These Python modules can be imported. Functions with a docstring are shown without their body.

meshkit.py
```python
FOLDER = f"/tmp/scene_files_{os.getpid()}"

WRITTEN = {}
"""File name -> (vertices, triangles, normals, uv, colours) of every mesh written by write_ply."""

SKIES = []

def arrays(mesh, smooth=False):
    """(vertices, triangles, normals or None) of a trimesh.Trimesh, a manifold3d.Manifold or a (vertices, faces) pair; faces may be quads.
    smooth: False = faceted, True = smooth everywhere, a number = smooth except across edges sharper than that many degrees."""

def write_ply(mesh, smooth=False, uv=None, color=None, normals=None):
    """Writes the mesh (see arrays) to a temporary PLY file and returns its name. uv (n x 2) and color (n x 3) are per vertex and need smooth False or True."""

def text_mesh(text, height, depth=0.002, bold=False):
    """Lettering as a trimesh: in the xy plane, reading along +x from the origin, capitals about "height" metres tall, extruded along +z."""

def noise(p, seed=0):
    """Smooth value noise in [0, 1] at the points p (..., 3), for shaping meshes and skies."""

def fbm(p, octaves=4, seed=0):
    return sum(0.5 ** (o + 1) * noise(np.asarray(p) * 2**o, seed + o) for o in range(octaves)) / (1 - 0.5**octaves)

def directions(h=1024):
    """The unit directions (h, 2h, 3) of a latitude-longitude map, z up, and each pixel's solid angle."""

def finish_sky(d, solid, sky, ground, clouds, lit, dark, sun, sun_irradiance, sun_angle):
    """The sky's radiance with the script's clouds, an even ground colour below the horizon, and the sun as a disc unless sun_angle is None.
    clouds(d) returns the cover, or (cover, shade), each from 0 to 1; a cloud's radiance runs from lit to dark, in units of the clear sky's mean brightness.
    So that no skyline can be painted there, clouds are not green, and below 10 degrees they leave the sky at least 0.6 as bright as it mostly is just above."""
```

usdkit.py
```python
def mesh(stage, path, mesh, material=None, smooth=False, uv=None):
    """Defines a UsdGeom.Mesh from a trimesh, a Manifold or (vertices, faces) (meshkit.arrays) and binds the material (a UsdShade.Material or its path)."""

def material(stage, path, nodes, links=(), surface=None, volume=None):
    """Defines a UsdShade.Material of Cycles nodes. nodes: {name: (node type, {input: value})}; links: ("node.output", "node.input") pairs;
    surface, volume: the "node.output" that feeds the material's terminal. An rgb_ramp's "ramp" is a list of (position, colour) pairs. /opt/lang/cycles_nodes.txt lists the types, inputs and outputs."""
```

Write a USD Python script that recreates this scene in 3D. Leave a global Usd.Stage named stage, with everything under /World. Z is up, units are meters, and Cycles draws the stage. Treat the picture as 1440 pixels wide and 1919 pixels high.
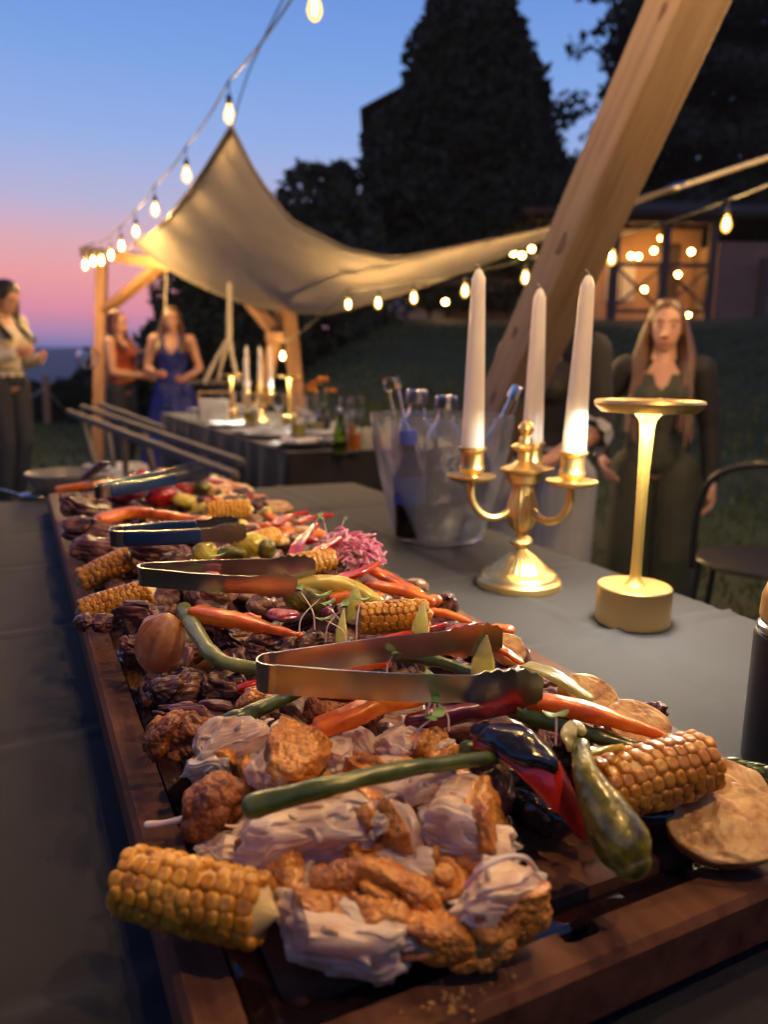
import math, random
import numpy as np
import trimesh, manifold3d as m3
from manifold3d import Manifold
import meshkit, usdkit
from meshkit import noise, fbm
from pxr import Usd, UsdGeom, UsdLux, UsdShade, Gf, Sdf, Vt

random.seed(7)
rng = np.random.default_rng(7)
stage = Usd.Stage.CreateInMemory()
UsdGeom.SetStageUpAxis(stage, UsdGeom.Tokens.z)
UsdGeom.SetStageMetersPerUnit(stage, 1.0)
UsdGeom.Xform.Define(stage, '/World')
UsdGeom.Scope.Define(stage, '/World/Looks')
V = lambda *a: np.array(a, float)

# ------------------------------------------------------------------ camera
F, YAW, PITCH, ROLL = 1400.0, math.radians(26.1), math.radians(10.6), 0.015
TABLE_Z, EYE_Z = 0.76, 1.07
EXPOSURE = 0.0
eye = V(0, 0, EYE_Z)
fw = V(math.sin(YAW) * math.cos(PITCH), math.cos(YAW) * math.cos(PITCH), -math.sin(PITCH))
_r0 = V(math.cos(YAW), -math.sin(YAW), 0)
_u0 = np.cross(_r0, fw)
rt = _r0 * math.cos(ROLL) + _u0 * math.sin(ROLL)
up = _u0 * math.cos(ROLL) - _r0 * math.sin(ROLL)
cam = UsdGeom.Camera.Define(stage, '/World/camera')
cm = np.eye(4)
cm[0, :3], cm[1, :3], cm[2, :3], cm[3, :3] = rt, up, -fw, eye
cam.AddTransformOp().Set(Gf.Matrix4d(*cm.ravel().tolist()))
cam.CreateFocalLengthAttr(35.0)
cam.CreateHorizontalApertureAttr(36.0)
cam.CreateVerticalApertureAttr(36.0 * 1024 / 769)
cam.CreateClippingRangeAttr(Gf.Vec2f(0.02, 5000))
cam.CreateFStopAttr(7.0)
cam.CreateFocusDistanceAttr(0.55)
cam.CreateExposureAttr(EXPOSURE)

def ray(x, y):
    return fw + rt * (x - 720) / F + up * (959.5 - y) / F
def P(x, y, z):
    "the point of the level z that is seen in the direction (x, y)"
    d = ray(x, y)
    return eye + d * ((z - EYE_Z) / d[2])
def D(x, y, dist):
    return eye + ray(x, y) * dist
def depth(p):
    return float((np.asarray(p) - eye) @ fw)

# ------------------------------------------------------------------ sky (after sunset: no sun above the horizon)
SKY_STRENGTH = 0.10
SUN_EL, SUN_ROT = math.radians(0.4), math.radians(206)      # the sun has just gone down behind the camera
dome = UsdLux.DomeLight.Define(stage, '/World/sky')
dome.GetPrim().SetCustomDataByKey('kind', 'structure')
def srgb(*c):
    return tuple(((x / 255 / 12.92) if x < 10 else ((x / 255 + 0.055) / 1.055) ** 2.4) for x in c)
K = 1 / SKY_STRENGTH
def sk(*c):
    return tuple(v * K for v in srgb(*c))
S = lambda deg: math.sin(math.radians(deg))
ramp = [(0.0, sk(70, 85, 135)), (S(1.4), sk(105, 110, 165)), (S(2.4), sk(190, 132, 170)), (S(4.0), sk(240, 140, 158)), (S(6.2), sk(246, 156, 156)), (S(8.5), sk(226, 168, 180)),
        (S(11), sk(183, 177, 212)), (S(15), sk(146, 172, 228)), (S(20), sk(117, 158, 226)), (S(27), sk(90, 134, 212)), (S(38), sk(68, 104, 176)), (S(55), sk(44, 62, 112)), (1.0, sk(32, 44, 84))]
sky_mat = usdkit.material(stage, '/World/Looks/dusk_sky', {
    'tc': ('texture_coordinate', {}), 'sep': ('separate_xyz', {}),
    'ramp': ('rgb_ramp', {'ramp': ramp}),
    'sky': ('sky_texture', {'sky_type': 'single_scattering', 'sun_disc': False, 'sun_elevation': SUN_EL, 'sun_rotation': SUN_ROT, 'altitude': 300.0, 'air_density': 1.0, 'aerosol_density': 1.0, 'ozone_density': 1.5}),
    'mx': ('mix_color', {'blend_type': 'add', 'fac': 0.6, 'use_clamp': False}),
    'bg': ('background_shader', {'strength': SKY_STRENGTH})},
    [('tc.generated', 'sep.vector'), ('sep.z', 'ramp.fac'), ('ramp.color', 'mx.a'), ('sky.color', 'mx.b'), ('mx.result', 'bg.color')], surface='bg.background')
UsdShade.MaterialBindingAPI.Apply(dome.GetPrim()).Bind(sky_mat)
HAZE = 0.0004
BULB_L, LED_L = 2000.0, 320.0     # brightness of the festoon bulbs and of the table lamps' LED plates

# ------------------------------------------------------------------ scene helpers
_used = {}
def path_for(name, parent=None):
    base = str(parent) if parent else '/World'
    n = _used.get((base, name), 0)
    _used[(base, name)] = n + 1
    return f'{base}/{name}' if n == 0 else f'{base}/{name}_{n:03d}'
def tag(prim, label=None, cat=None, group=None, kind=None):
    for k, v in (('label', label), ('category', cat), ('group', group), ('kind', kind)):
        if v:
            prim.SetCustomDataByKey(k, v)
    return prim
def setx(prim, t=(0, 0, 0), R=None):
    m = np.eye(4)
    if R is not None:
        m[:3, :3] = np.asarray(R).T
    m[3, :3] = t
    UsdGeom.Xformable(prim).AddTransformOp().Set(Gf.Matrix4d(*m.ravel().tolist()))
def thing(name, label, cat, t=(0, 0, 0), R=None, group=None, kind=None):
    x = UsdGeom.Xform.Define(stage, path_for(name)).GetPrim()
    setx(x, t, R)
    return tag(x, label, cat, group, kind)
def part(parent, name, mesh, mat, smooth=40, label=None, kind=None, t=None, R=None):
    m = usdkit.mesh(stage, path_for(name, parent.GetPath()), mesh, mat, smooth=smooth).GetPrim()
    if t is not None or R is not None:
        setx(m, t if t is not None else (0, 0, 0), R)
    return tag(m, label, kind=kind)
make_part = part
def solo(name, mesh, mat, label, cat, smooth=40, t=(0, 0, 0), R=None, group=None, kind=None):
    m = usdkit.mesh(stage, path_for(name), mesh, mat, smooth=smooth).GetPrim()
    setx(m, t, R)
    return tag(m, label, cat, group, kind)
def copy_of(src, label=None, t=(0, 0, 0), R=None, group=None):
    name = src.GetName()
    while name[-4:-3] == '_' and name[-3:].isdigit():
        name = name[:-4]
    x = UsdGeom.Xform.Define(stage, path_for(name)).GetPrim()
    x.GetReferences().AddInternalReference(src.GetPath())
    x.SetInstanceable(True)
    m = np.eye(4)
    if R is not None:
        m[:3, :3] = np.asarray(R).T
    m[3, :3] = t
    op = UsdGeom.Xformable(x)
    op.ClearXformOpOrder()
    op.MakeMatrixXform().Set(Gf.Matrix4d(*m.ravel().tolist()))
    was = src.GetCustomData()
    return tag(x, label or was.get('label'), was.get('category'), group or was.get('group'))
def rotz(a):
    c, s = math.cos(a), math.sin(a)
    return np.array([[c, -s, 0], [s, c, 0], [0, 0, 1.0]])
def rotx(a):
    c, s = math.cos(a), math.sin(a)
    return np.array([[1.0, 0, 0], [0, c, -s], [0, s, c]])
def roty(a):
    c, s = math.cos(a), math.sin(a)
    return np.array([[c, 0, s], [0, 1.0, 0], [-s, 0, c]])
def unit(v):
    v = np.asarray(v, float)
    return v / max(np.linalg.norm(v), 1e-12)
def frame_x(d, upv=(0, 0, 1)):
    "rotation whose x axis is d and whose z axis is as near upv as can be"
    x = unit(d)
    y = unit(np.cross(upv, x))
    return np.stack([x, y, np.cross(x, y)], 1)
def frame_z(d, side=(1, 0, 0)):
    z = unit(d)
    x = unit(np.asarray(side) - z * np.dot(side, z))
    return np.stack([x, np.cross(z, x), z], 1)

# ------------------------------------------------------------------ mesh helpers
def cat(*ms):
    vs, fs, n = [], [], 0
    for v, f in ms:
        vs.append(np.asarray(v, float)); fs.append(np.asarray(f, int) + n); n += len(v)
    return np.vstack(vs), np.vstack(fs)
def tri(m):
    return np.array(m.vertices), np.array(m.faces)
def man(m):
    q = m.to_mesh()
    return np.array(q.vert_properties[:, :3], float), np.array(q.tri_verts, int)
def box(a, b):
    a, b = np.asarray(a, float), np.asarray(b, float)
    return tri(trimesh.creation.box(bounds=[np.minimum(a, b), np.maximum(a, b)]))
def rbox(size, r=0.004, seg=8):
    "rounded box centred at the origin"
    hx, hy, hz = [max(s / 2 - r, 1e-4) for s in size]
    s = Manifold.sphere(r, seg)
    return man(Manifold.batch_hull([s.translate((x, y, z)) for x in (-hx, hx) for y in (-hy, hy) for z in (-hz, hz)]))
def move(m, t=(0, 0, 0), R=None, s=1.0):
    v = np.asarray(m[0], float) * s
    if R is not None:
        v = v @ np.asarray(R).T
    return v + np.asarray(t), m[1]
def grid_faces(n, m, wrap_m=True):
    i, j = np.meshgrid(np.arange(n - 1), np.arange(m if wrap_m else m - 1), indexing='ij')
    a, b = i * m + j, i * m + (j + 1) % m
    q = np.stack([a, b, b + m, a + m], -1).reshape(-1, 4)
    return np.vstack([q[:, [0, 1, 2]], q[:, [0, 2, 3]]])
def lathe(prof, m=40, flute=None):
    "profile [(r, z), ...] from the bottom up, turned about z; flute(z, angle) scales the radius"
    prof = np.asarray(prof, float)
    a = np.linspace(0, 2 * np.pi, m, endpoint=False)
    r = np.repeat(prof[:, :1], m, 1)
    z = np.repeat(prof[:, 1:], m, 1)
    if flute is not None:
        r = r * flute(z, a[None, :])
    v = np.stack([r * np.cos(a), r * np.sin(a), z], -1).reshape(-1, 3)
    return v, grid_faces(len(prof), m)
def smooth_curve(pts, n=24):
    "Catmull-Rom through the points"
    p = np.asarray(pts, float)
    if len(p) == 2:
        t = np.linspace(0, 1, n)[:, None]
        return p[0] * (1 - t) + p[1] * t
    q = np.vstack([2 * p[0] - p[1], p, 2 * p[-1] - p[-2]])
    out = []
    for s in np.linspace(0, len(p) - 1, n):
        i = min(int(s), len(p) - 2); t = s - i
        a, b, c, d = q[i:i + 4]
        out.append(0.5 * (2 * b + (c - a) * t + (2 * a - 5 * b + 4 * c - d) * t * t + (3 * b - a - 3 * c + d) * t ** 3))
    return np.array(out)
def loft(path, ra, rb=None, k=2.0, m=16, upv=(0, 0, 1), caps=4, curl=0.0, twist=0.0, flat=0.0):
    "tube along the path, half widths ra (sideways) and rb (upwards), superellipse power k, rounded ends; curl bends the section, flat cuts its underside"
    path = np.asarray(path, float); n = len(path)
    ra = np.interp(np.linspace(0, 1, n), np.linspace(0, 1, np.size(ra)), np.atleast_1d(ra)) if np.size(ra) > 1 else np.full(n, float(np.atleast_1d(ra)[0]))
    rb = ra.copy() if rb is None else (np.interp(np.linspace(0, 1, n), np.linspace(0, 1, np.size(rb)), np.atleast_1d(rb)) if np.size(rb) > 1 else np.full(n, float(np.atleast_1d(rb)[0])))
    t = np.gradient(path, axis=0); t /= np.linalg.norm(t, axis=1, keepdims=True)
    a = np.linspace(0, 2 * np.pi, m, endpoint=False)
    ca, sa = np.cos(a), np.sin(a)
    cx = np.sign(ca) * np.abs(ca) ** (2 / k); cy = np.sign(sa) * np.abs(sa) ** (2 / k)
    if flat:
        cy = np.maximum(cy, -1 + flat)
    rings = []
    side0 = None
    for i in range(n):
        s = np.cross(t[i], upv)
        if np.linalg.norm(s) < 0.15 and side0 is not None:
            s = side0 - t[i] * np.dot(side0, t[i])
        s = unit(s); side0 = s
        w = np.cross(s, t[i])
        if twist:
            th = twist * i / (n - 1)
            s, w = s * math.cos(th) + w * math.sin(th), w * math.cos(th) - s * math.sin(th)
        X, Y = cx * ra[i], cy * rb[i]
        Y = Y + curl * (X * X) / max(ra[i], 1e-6)
        rings.append((path[i], s, w, X, Y, t[i]))
    out = []
    def ring(i, sc, off):
        c, s, w, X, Y, tt = rings[i]
        return c + tt * off + np.outer(X * sc, s) + np.outer(Y * sc, w)
    e0, e1 = min(ra[0], rb[0]) * 0.8, min(ra[-1], rb[-1]) * 0.8
    for j in range(caps):
        th = (j / caps) * np.pi / 2
        out.append(ring(0, max(math.sin(th), 0.02), -e0 * math.cos(th)))
    for i in range(n):
        out.append(ring(i, 1, 0))
    for j in range(caps - 1, -1, -1):
        th = (j / caps) * np.pi / 2
        out.append(ring(n - 1, max(math.sin(th), 0.02), e1 * math.cos(th)))
    v = np.vstack(out)
    return v, grid_faces(len(out), m)[:, ::-1]
def tube(p, r, m=8, n=None):
    p = np.asarray(p, float)
    return loft(p, r, m=m, caps=2)
_ico = {}
def ico(n):
    if n not in _ico:
        m = trimesh.creation.icosphere(subdivisions=n)
        _ico[n] = (np.array(m.vertices), np.array(m.faces))
    return _ico[n]
def blob(n, size, k=2.0, amp=0.0, freq=1.0, seed=0, octaves=3, stretch=(1, 1, 1)):
    "superellipsoid of half sizes `size` with noise of height amp metres and frequency freq per metre"
    v, f = ico(n)
    u = v / (np.abs(v) ** k).sum(1, keepdims=True) ** (1 / k)
    p = u * np.asarray(size)
    nn = unit_rows(v / np.asarray(size))
    if amp:
        p = p + nn * (amp * 2 * (fbm(p * freq * np.asarray(stretch) + seed * 3.71 + 50, octaves, seed) - 0.5))[:, None]
    return p, f
def unit_rows(a):
    return a / np.maximum(np.linalg.norm(a, axis=1, keepdims=True), 1e-12)
def roughen(m, amp, freq, seed=0, octaves=3, stretch=(1, 1, 1)):
    v, f = np.asarray(m[0], float), m[1]
    _, _, nn = meshkit.arrays((v, f), True)
    return v + nn * (amp * 2 * (fbm(v * freq * np.asarray(stretch) + 50 + seed * 1.3, octaves, seed) - 0.5))[:, None], f
def smoothstep(x, a, b):
    t = np.clip((x - a) / (b - a), 0, 1)
    return t * t * (3 - 2 * t)
# ------------------------------------------------------------------ materials
def mat(name, c, rough=0.5, c2=None, c3=None, scale=8.0, stretch=(1, 1, 1), coord='pos', detail=4.0, bump=0.0, bump_scale=None, bump_stretch=None, bump_dist=0.002, ramp=None, rough2=None, **pb):
    nodes = {'p': ('principled_bsdf', {'roughness': rough, **({} if c2 or ramp else {'base_color': c}), **pb})}
    links = []
    src = 'geo.position' if coord == 'pos' else 'tc.object'
    nodes.update({'geo': ('geometry', {})} if coord == 'pos' else {'tc': ('texture_coordinate', {})})
    if c2 or ramp:
        stops = ramp or ([(0.3, c), (0.7, c2)] if c3 is None else [(0.28, c), (0.5, c2), (0.72, c3)])
        nodes.update({'map': ('mapping', {'scale': stretch}), 'n': ('noise_texture', {'scale': scale, 'detail': detail, 'roughness': 0.55}), 'r': ('rgb_ramp', {'ramp': stops})})
        links += [(src, 'map.vector'), ('map.vector', 'n.vector'), ('n.fac', 'r.fac'), ('r.color', 'p.base_color')]
        if rough2 is not None:
            nodes['mr'] = ('map_range', {'from_min': 0.3, 'from_max': 0.7, 'to_min': rough, 'to_max': rough2, 'clamp': True})
            links += [('n.fac', 'mr.value'), ('mr.result', 'p.roughness')]
    if bump:
        nodes.update({'bmap': ('mapping', {'scale': bump_stretch or stretch}), 'bn': ('noise_texture', {'scale': bump_scale or scale * 3, 'detail': 4.0}), 'b': ('bump', {'strength': bump, 'distance': bump_dist})})
        links += [(src, 'bmap.vector'), ('bmap.vector', 'bn.vector'), ('bn.fac', 'b.height'), ('b.normal', 'p.normal')]
    return usdkit.material(stage, '/World/Looks/' + name, nodes, links, surface='p.BSDF')
def glow(name, col, strength):
    return usdkit.material(stage, '/World/Looks/' + name, {'e': ('emission', {'color': col, 'strength': strength})}, [], surface='e.emission')
def glass(name, col=(1, 1, 1), rough=0.0, ior=1.45, **k):
    return usdkit.material(stage, '/World/Looks/' + name, {'p': ('principled_bsdf', {'base_color': col, 'roughness': rough, 'ior': ior, 'transmission_weight': 1.0, **k})}, [], surface='p.BSDF')

SSS = dict(subsurface_weight=0.35, subsurface_radius=(1, 0.45, 0.25), subsurface_scale=0.004)
M = dict(
    grass=mat('grass_ground', (0.018, 0.036, 0.009), 0.9, (0.045, 0.060, 0.018), (0.075, 0.066, 0.028), scale=1.1, detail=8, bump=0.6, bump_scale=22, bump_dist=0.03),
    blade=mat('grass_blade', (0.028, 0.055, 0.012), 0.7, (0.075, 0.085, 0.024), scale=2.0),
    mountain=mat('mountain_forest', (0.010, 0.020, 0.012), 0.95, (0.02, 0.03, 0.02), scale=0.02),
    needle=mat('tree_needles', (0.005, 0.011, 0.005), 0.8, (0.012, 0.022, 0.008), scale=0.9),
    leaf=mat('tree_leaves', (0.007, 0.015, 0.005), 0.7, (0.016, 0.028, 0.009), scale=0.9),
    bark=mat('bark', (0.03, 0.02, 0.014), 0.9, (0.07, 0.05, 0.035), scale=8, stretch=(1, 1, 0.2)),
    timber=mat('pale_timber', (0.24, 0.115, 0.045), 0.6, (0.33, 0.175, 0.075), (0.38, 0.22, 0.10), scale=14, stretch=(2.5, 2.5, 0.22), coord='obj', bump=0.25, bump_scale=60, bump_dist=0.002),
    pale_beam=mat('pale_beam', (0.120, 0.074, 0.050), 0.65, (0.180, 0.122, 0.088), (0.205, 0.146, 0.110), scale=14, stretch=(2.5, 2.5, 0.22), coord='obj', bump=0.25, bump_scale=60, bump_dist=0.002),
    knot=mat('timber_knot', (0.055, 0.030, 0.020), 0.7, (0.10, 0.058, 0.038), scale=60),
    grey_wood=mat('weathered_wood', (0.07, 0.058, 0.048), 0.75, (0.15, 0.125, 0.105), scale=18, stretch=(2, 2, 0.15), coord='obj', bump=0.3, bump_dist=0.002),
    post_wood=mat('fence_wood', (0.19, 0.10, 0.055), 0.8, (0.30, 0.17, 0.09), scale=10, stretch=(2, 2, 0.2)),
    dark_wood=mat('dark_wood', (0.025, 0.018, 0.013), 0.6, (0.05, 0.034, 0.022), scale=10, stretch=(2, 2, 0.3)),
    walnut=mat('walnut', (0.065, 0.027, 0.017), 0.45, (0.125, 0.055, 0.034), (0.17, 0.080, 0.050), specular_ior_level=0.08, scale=26, stretch=(2.4, 0.14, 2.4), detail=6, bump=0.15, bump_scale=120, bump_dist=0.0006, rough2=0.7),
    cloth=mat('charcoal_cloth', (0.0044, 0.0046, 0.0062), 0.85, (0.0076, 0.0077, 0.0096), scale=7, bump=0.35, bump_scale=900, bump_dist=0.0006, sheen_weight=0.1),
    sail=None, rope=mat('rope', (0.45, 0.40, 0.33), 0.8), cable=mat('cable', (0.012, 0.014, 0.013), 0.5), socket=mat('bulb_socket', (0.012, 0.012, 0.012), 0.4),
    brass=mat('polished_brass', (0.88, 0.62, 0.24), 0.36, metallic=1.0, bump=0.06, bump_scale=60, bump_dist=0.001),
    satin=mat('satin_brass', (0.86, 0.60, 0.16), 0.48, metallic=1.0),
    brushed=mat('brushed_brass', (0.74, 0.50, 0.20), 0.34, metallic=1.0, bump=0.10, bump_scale=40, bump_stretch=(30, 30, 0.5), coord='obj', bump_dist=0.0004),
    steel=mat('steel', (0.42, 0.41, 0.40), 0.20, metallic=1.0, bump=0.04, bump_scale=25, bump_dist=0.001),
    blue_tong=mat('blue_silicone', (0.006, 0.028, 0.10), 0.32, (0.009, 0.04, 0.13), scale=30),
    candle=mat('ivory_wax', (0.74, 0.66, 0.56), 0.35, (0.78, 0.71, 0.62), scale=12, subsurface_weight=0.5, subsurface_radius=(1, 0.7, 0.45), subsurface_scale=0.012),
    wick=mat('wick', (0.55, 0.5, 0.42), 0.9),
    glass=glass('clear_glass'), green_glass=glass('green_glass', (0.45, 0.62, 0.16)), brown_glass=glass('brown_glass', (0.16, 0.045, 0.02)),
    ice=glass('ice', (0.97, 0.99, 1.0), 0.06, 1.31),
    cap=mat('silver_cap', (0.62, 0.64, 0.68), 0.22, metallic=1.0), blue_label=mat('blue_label', (0.03, 0.05, 0.30), 0.35, (0.04, 0.08, 0.38), scale=40), paper=mat('paper_label', (0.6, 0.58, 0.52), 0.6), print=mat('label_print', (0.12, 0.12, 0.13), 0.6),
    blue_cap=mat('blue_cap', (0.02, 0.06, 0.45), 0.3), cola=mat('cola', (0.02, 0.006, 0.004), 0.2),
    plate=mat('white_ceramic', (0.62, 0.62, 0.60), 0.2), dark_plate=mat('dark_ceramic', (0.03, 0.03, 0.035), 0.3), grey_plate=mat('grey_ceramic', (0.16, 0.15, 0.14), 0.35, (0.22, 0.20, 0.18), scale=20),
    yellow_drink=mat('yellow_drink', (0.55, 0.45, 0.05), 0.15, transmission_weight=0.5), orange_drink=mat('orange_drink', (0.65, 0.20, 0.02), 0.15), linen=mat('linen', (0.55, 0.52, 0.47), 0.8, (0.62, 0.59, 0.54), scale=30),
    flower=mat('orange_petal', (0.75, 0.22, 0.015), 0.6, (0.8, 0.35, 0.03), scale=60), stem=mat('green_stem', (0.03, 0.09, 0.02), 0.6),
    black=mat('black_metal', (0.012, 0.012, 0.013), 0.35), mill=mat('charcoal_lacquer', (0.022, 0.022, 0.023), 0.38),
    skin=mat('skin', (0.50, 0.27, 0.18), 0.45, (0.56, 0.31, 0.21), scale=12, subsurface_weight=0.2, subsurface_radius=(1, 0.4, 0.2), subsurface_scale=0.006),
    lip=mat('lip', (0.36, 0.10, 0.09), 0.35), brow=mat('brow', (0.06, 0.03, 0.018), 0.7), eye_white=mat('eye_white', (0.6, 0.57, 0.54), 0.25), iris=mat('iris', (0.03, 0.025, 0.02), 0.2),
    brown_hair=mat('brown_hair', (0.055, 0.022, 0.010), 0.42, (0.14, 0.062, 0.028), scale=45, stretch=(2, 2, 0.12), bump=0.5, bump_scale=120, bump_dist=0.004),
    dark_hair=mat('dark_hair', (0.014, 0.008, 0.006), 0.42, (0.035, 0.018, 0.012), scale=45, stretch=(2, 2, 0.12), bump=0.5, bump_scale=120, bump_dist=0.004),
    red_hair=mat('auburn_hair', (0.05, 0.010, 0.007), 0.42, (0.11, 0.022, 0.012), scale=45, stretch=(2, 2, 0.12), bump=0.5, bump_scale=120, bump_dist=0.004),
    navy=mat('royal_blue_dress', (0.005, 0.014, 0.17), 0.6, (0.008, 0.02, 0.24), scale=9), cream=mat('cream_shirt', (0.55, 0.48, 0.38), 0.8, (0.62, 0.55, 0.45), scale=9), black_cloth=mat('black_cloth', (0.008, 0.008, 0.010), 0.75, (0.014, 0.013, 0.016), scale=12),
    olive=mat('olive_cloth', (0.030, 0.036, 0.024), 0.75, (0.050, 0.056, 0.038), scale=6), white_cloth=mat('white_cloth', (0.26, 0.27, 0.29), 0.8, (0.32, 0.33, 0.35), scale=9), rust=mat('rust_top', (0.28, 0.04, 0.018), 0.75, (0.34, 0.06, 0.022), scale=9), orange_cloth=mat('orange_cloth', (0.55, 0.18, 0.02), 0.75), denim=mat('dark_denim', (0.012, 0.016, 0.030), 0.8, (0.02, 0.026, 0.045), scale=20),
    shoe=mat('shoe', (0.02, 0.018, 0.016), 0.5), drink=glass('wine_glass', (1, 1, 1)),
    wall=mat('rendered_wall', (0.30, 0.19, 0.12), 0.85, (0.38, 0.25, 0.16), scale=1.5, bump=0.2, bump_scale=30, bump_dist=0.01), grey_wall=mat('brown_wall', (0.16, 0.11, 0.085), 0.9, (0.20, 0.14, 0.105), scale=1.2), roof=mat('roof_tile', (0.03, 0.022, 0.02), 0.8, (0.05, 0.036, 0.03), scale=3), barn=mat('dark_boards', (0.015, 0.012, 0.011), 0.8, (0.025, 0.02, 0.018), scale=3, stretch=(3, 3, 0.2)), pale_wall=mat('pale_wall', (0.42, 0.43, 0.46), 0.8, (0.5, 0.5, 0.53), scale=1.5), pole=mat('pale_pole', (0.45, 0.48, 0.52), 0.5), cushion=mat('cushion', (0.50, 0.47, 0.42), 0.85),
    # food
    chicken=mat('chicken_meat', None, 0.40, ramp=[(0.28, (0.36, 0.18, 0.10)), (0.42, (0.62, 0.41, 0.30)), (0.58, (0.74, 0.56, 0.44)), (0.78, (0.80, 0.67, 0.56))], scale=75, stretch=(0.5, 1, 1), coord='obj', detail=8, bump=0.40, bump_scale=650, bump_stretch=(0.25, 1, 1), bump_dist=0.0008, coat_weight=0.25, coat_roughness=0.25, subsurface_weight=0.30, subsurface_radius=(1, 0.45, 0.3), subsurface_scale=0.004),
    crust=mat('golden_crust', None, 0.28, ramp=[(0.25, (0.14, 0.032, 0.008)), (0.40, (0.40, 0.12, 0.018)), (0.54, (0.62, 0.24, 0.035)), (0.7, (0.74, 0.37, 0.09)), (0.8, (0.78, 0.52, 0.25))], scale=42, detail=8, bump=0.7, bump_scale=420, bump_dist=0.0016, coat_weight=0.5, coat_roughness=0.22, rough2=0.45),
    dark_crust=mat('browned_crust', None, 0.36, ramp=[(0.28, (0.06, 0.016, 0.006)), (0.45, (0.20, 0.055, 0.014)), (0.6, (0.36, 0.12, 0.03)), (0.75, (0.5, 0.24, 0.08))], scale=60, detail=8, bump=0.7, bump_scale=420, bump_dist=0.0016, rough2=0.55),
    beef=mat('roast_beef', None, 0.33, ramp=[(0.28, (0.022, 0.009, 0.007)), (0.43, (0.075, 0.027, 0.018)), (0.58, (0.17, 0.068, 0.042)), (0.74, (0.34, 0.17, 0.11))], scale=90, detail=8, stretch=(0.35, 1, 1), coord='obj', bump=0.8, bump_scale=420, bump_stretch=(0.15, 1, 1), bump_dist=0.0016, coat_weight=0.18, coat_roughness=0.25),
    beef2=mat('burgundy_beef', None, 0.36, ramp=[(0.28, (0.030, 0.010, 0.009)), (0.5, (0.13, 0.042, 0.034)), (0.7, (0.28, 0.12, 0.09))], scale=80, detail=8, stretch=(0.3, 1, 1), coord='obj', bump=0.8, bump_stretch=(0.15, 1, 1), bump_scale=420, bump_dist=0.0015, coat_weight=0.25),
    kernel=mat('corn_kernel', None, 0.30, ramp=[(0.22, (0.20, 0.06, 0.006)), (0.34, (0.48, 0.17, 0.010)), (0.5, (0.64, 0.26, 0.018)), (0.7, (0.76, 0.38, 0.05))], scale=60, detail=3, subsurface_weight=0.25, subsurface_radius=(1, 0.5, 0.12), subsurface_scale=0.003, coat_weight=0.12, coat_roughness=0.25),
    kernel2=mat('roasted_kernel', None, 0.32, ramp=[(0.24, (0.09, 0.022, 0.004)), (0.36, (0.34, 0.11, 0.010)), (0.5, (0.54, 0.20, 0.018)), (0.7, (0.68, 0.31, 0.045))], scale=45, detail=4, subsurface_weight=0.22, subsurface_radius=(1, 0.5, 0.12), subsurface_scale=0.003, coat_weight=0.3, coat_roughness=0.2),
    cob=mat('cob_core', (0.60, 0.42, 0.16), 0.6, (0.72, 0.56, 0.28), scale=90, bump=0.4, bump_scale=400, bump_dist=0.001),
    carrot=mat('roast_carrot', None, 0.30, ramp=[(0.24, (0.16, 0.022, 0.004)), (0.36, (0.52, 0.085, 0.006)), (0.5, (0.76, 0.16, 0.010)), (0.66, (0.86, 0.24, 0.016)), (0.8, (0.88, 0.36, 0.05))], scale=34, detail=8, bump=0.35, bump_scale=200, bump_dist=0.001, subsurface_weight=0.2, subsurface_radius=(1, 0.3, 0.1), subsurface_scale=0.003, coat_weight=0.4, coat_roughness=0.18),
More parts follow.
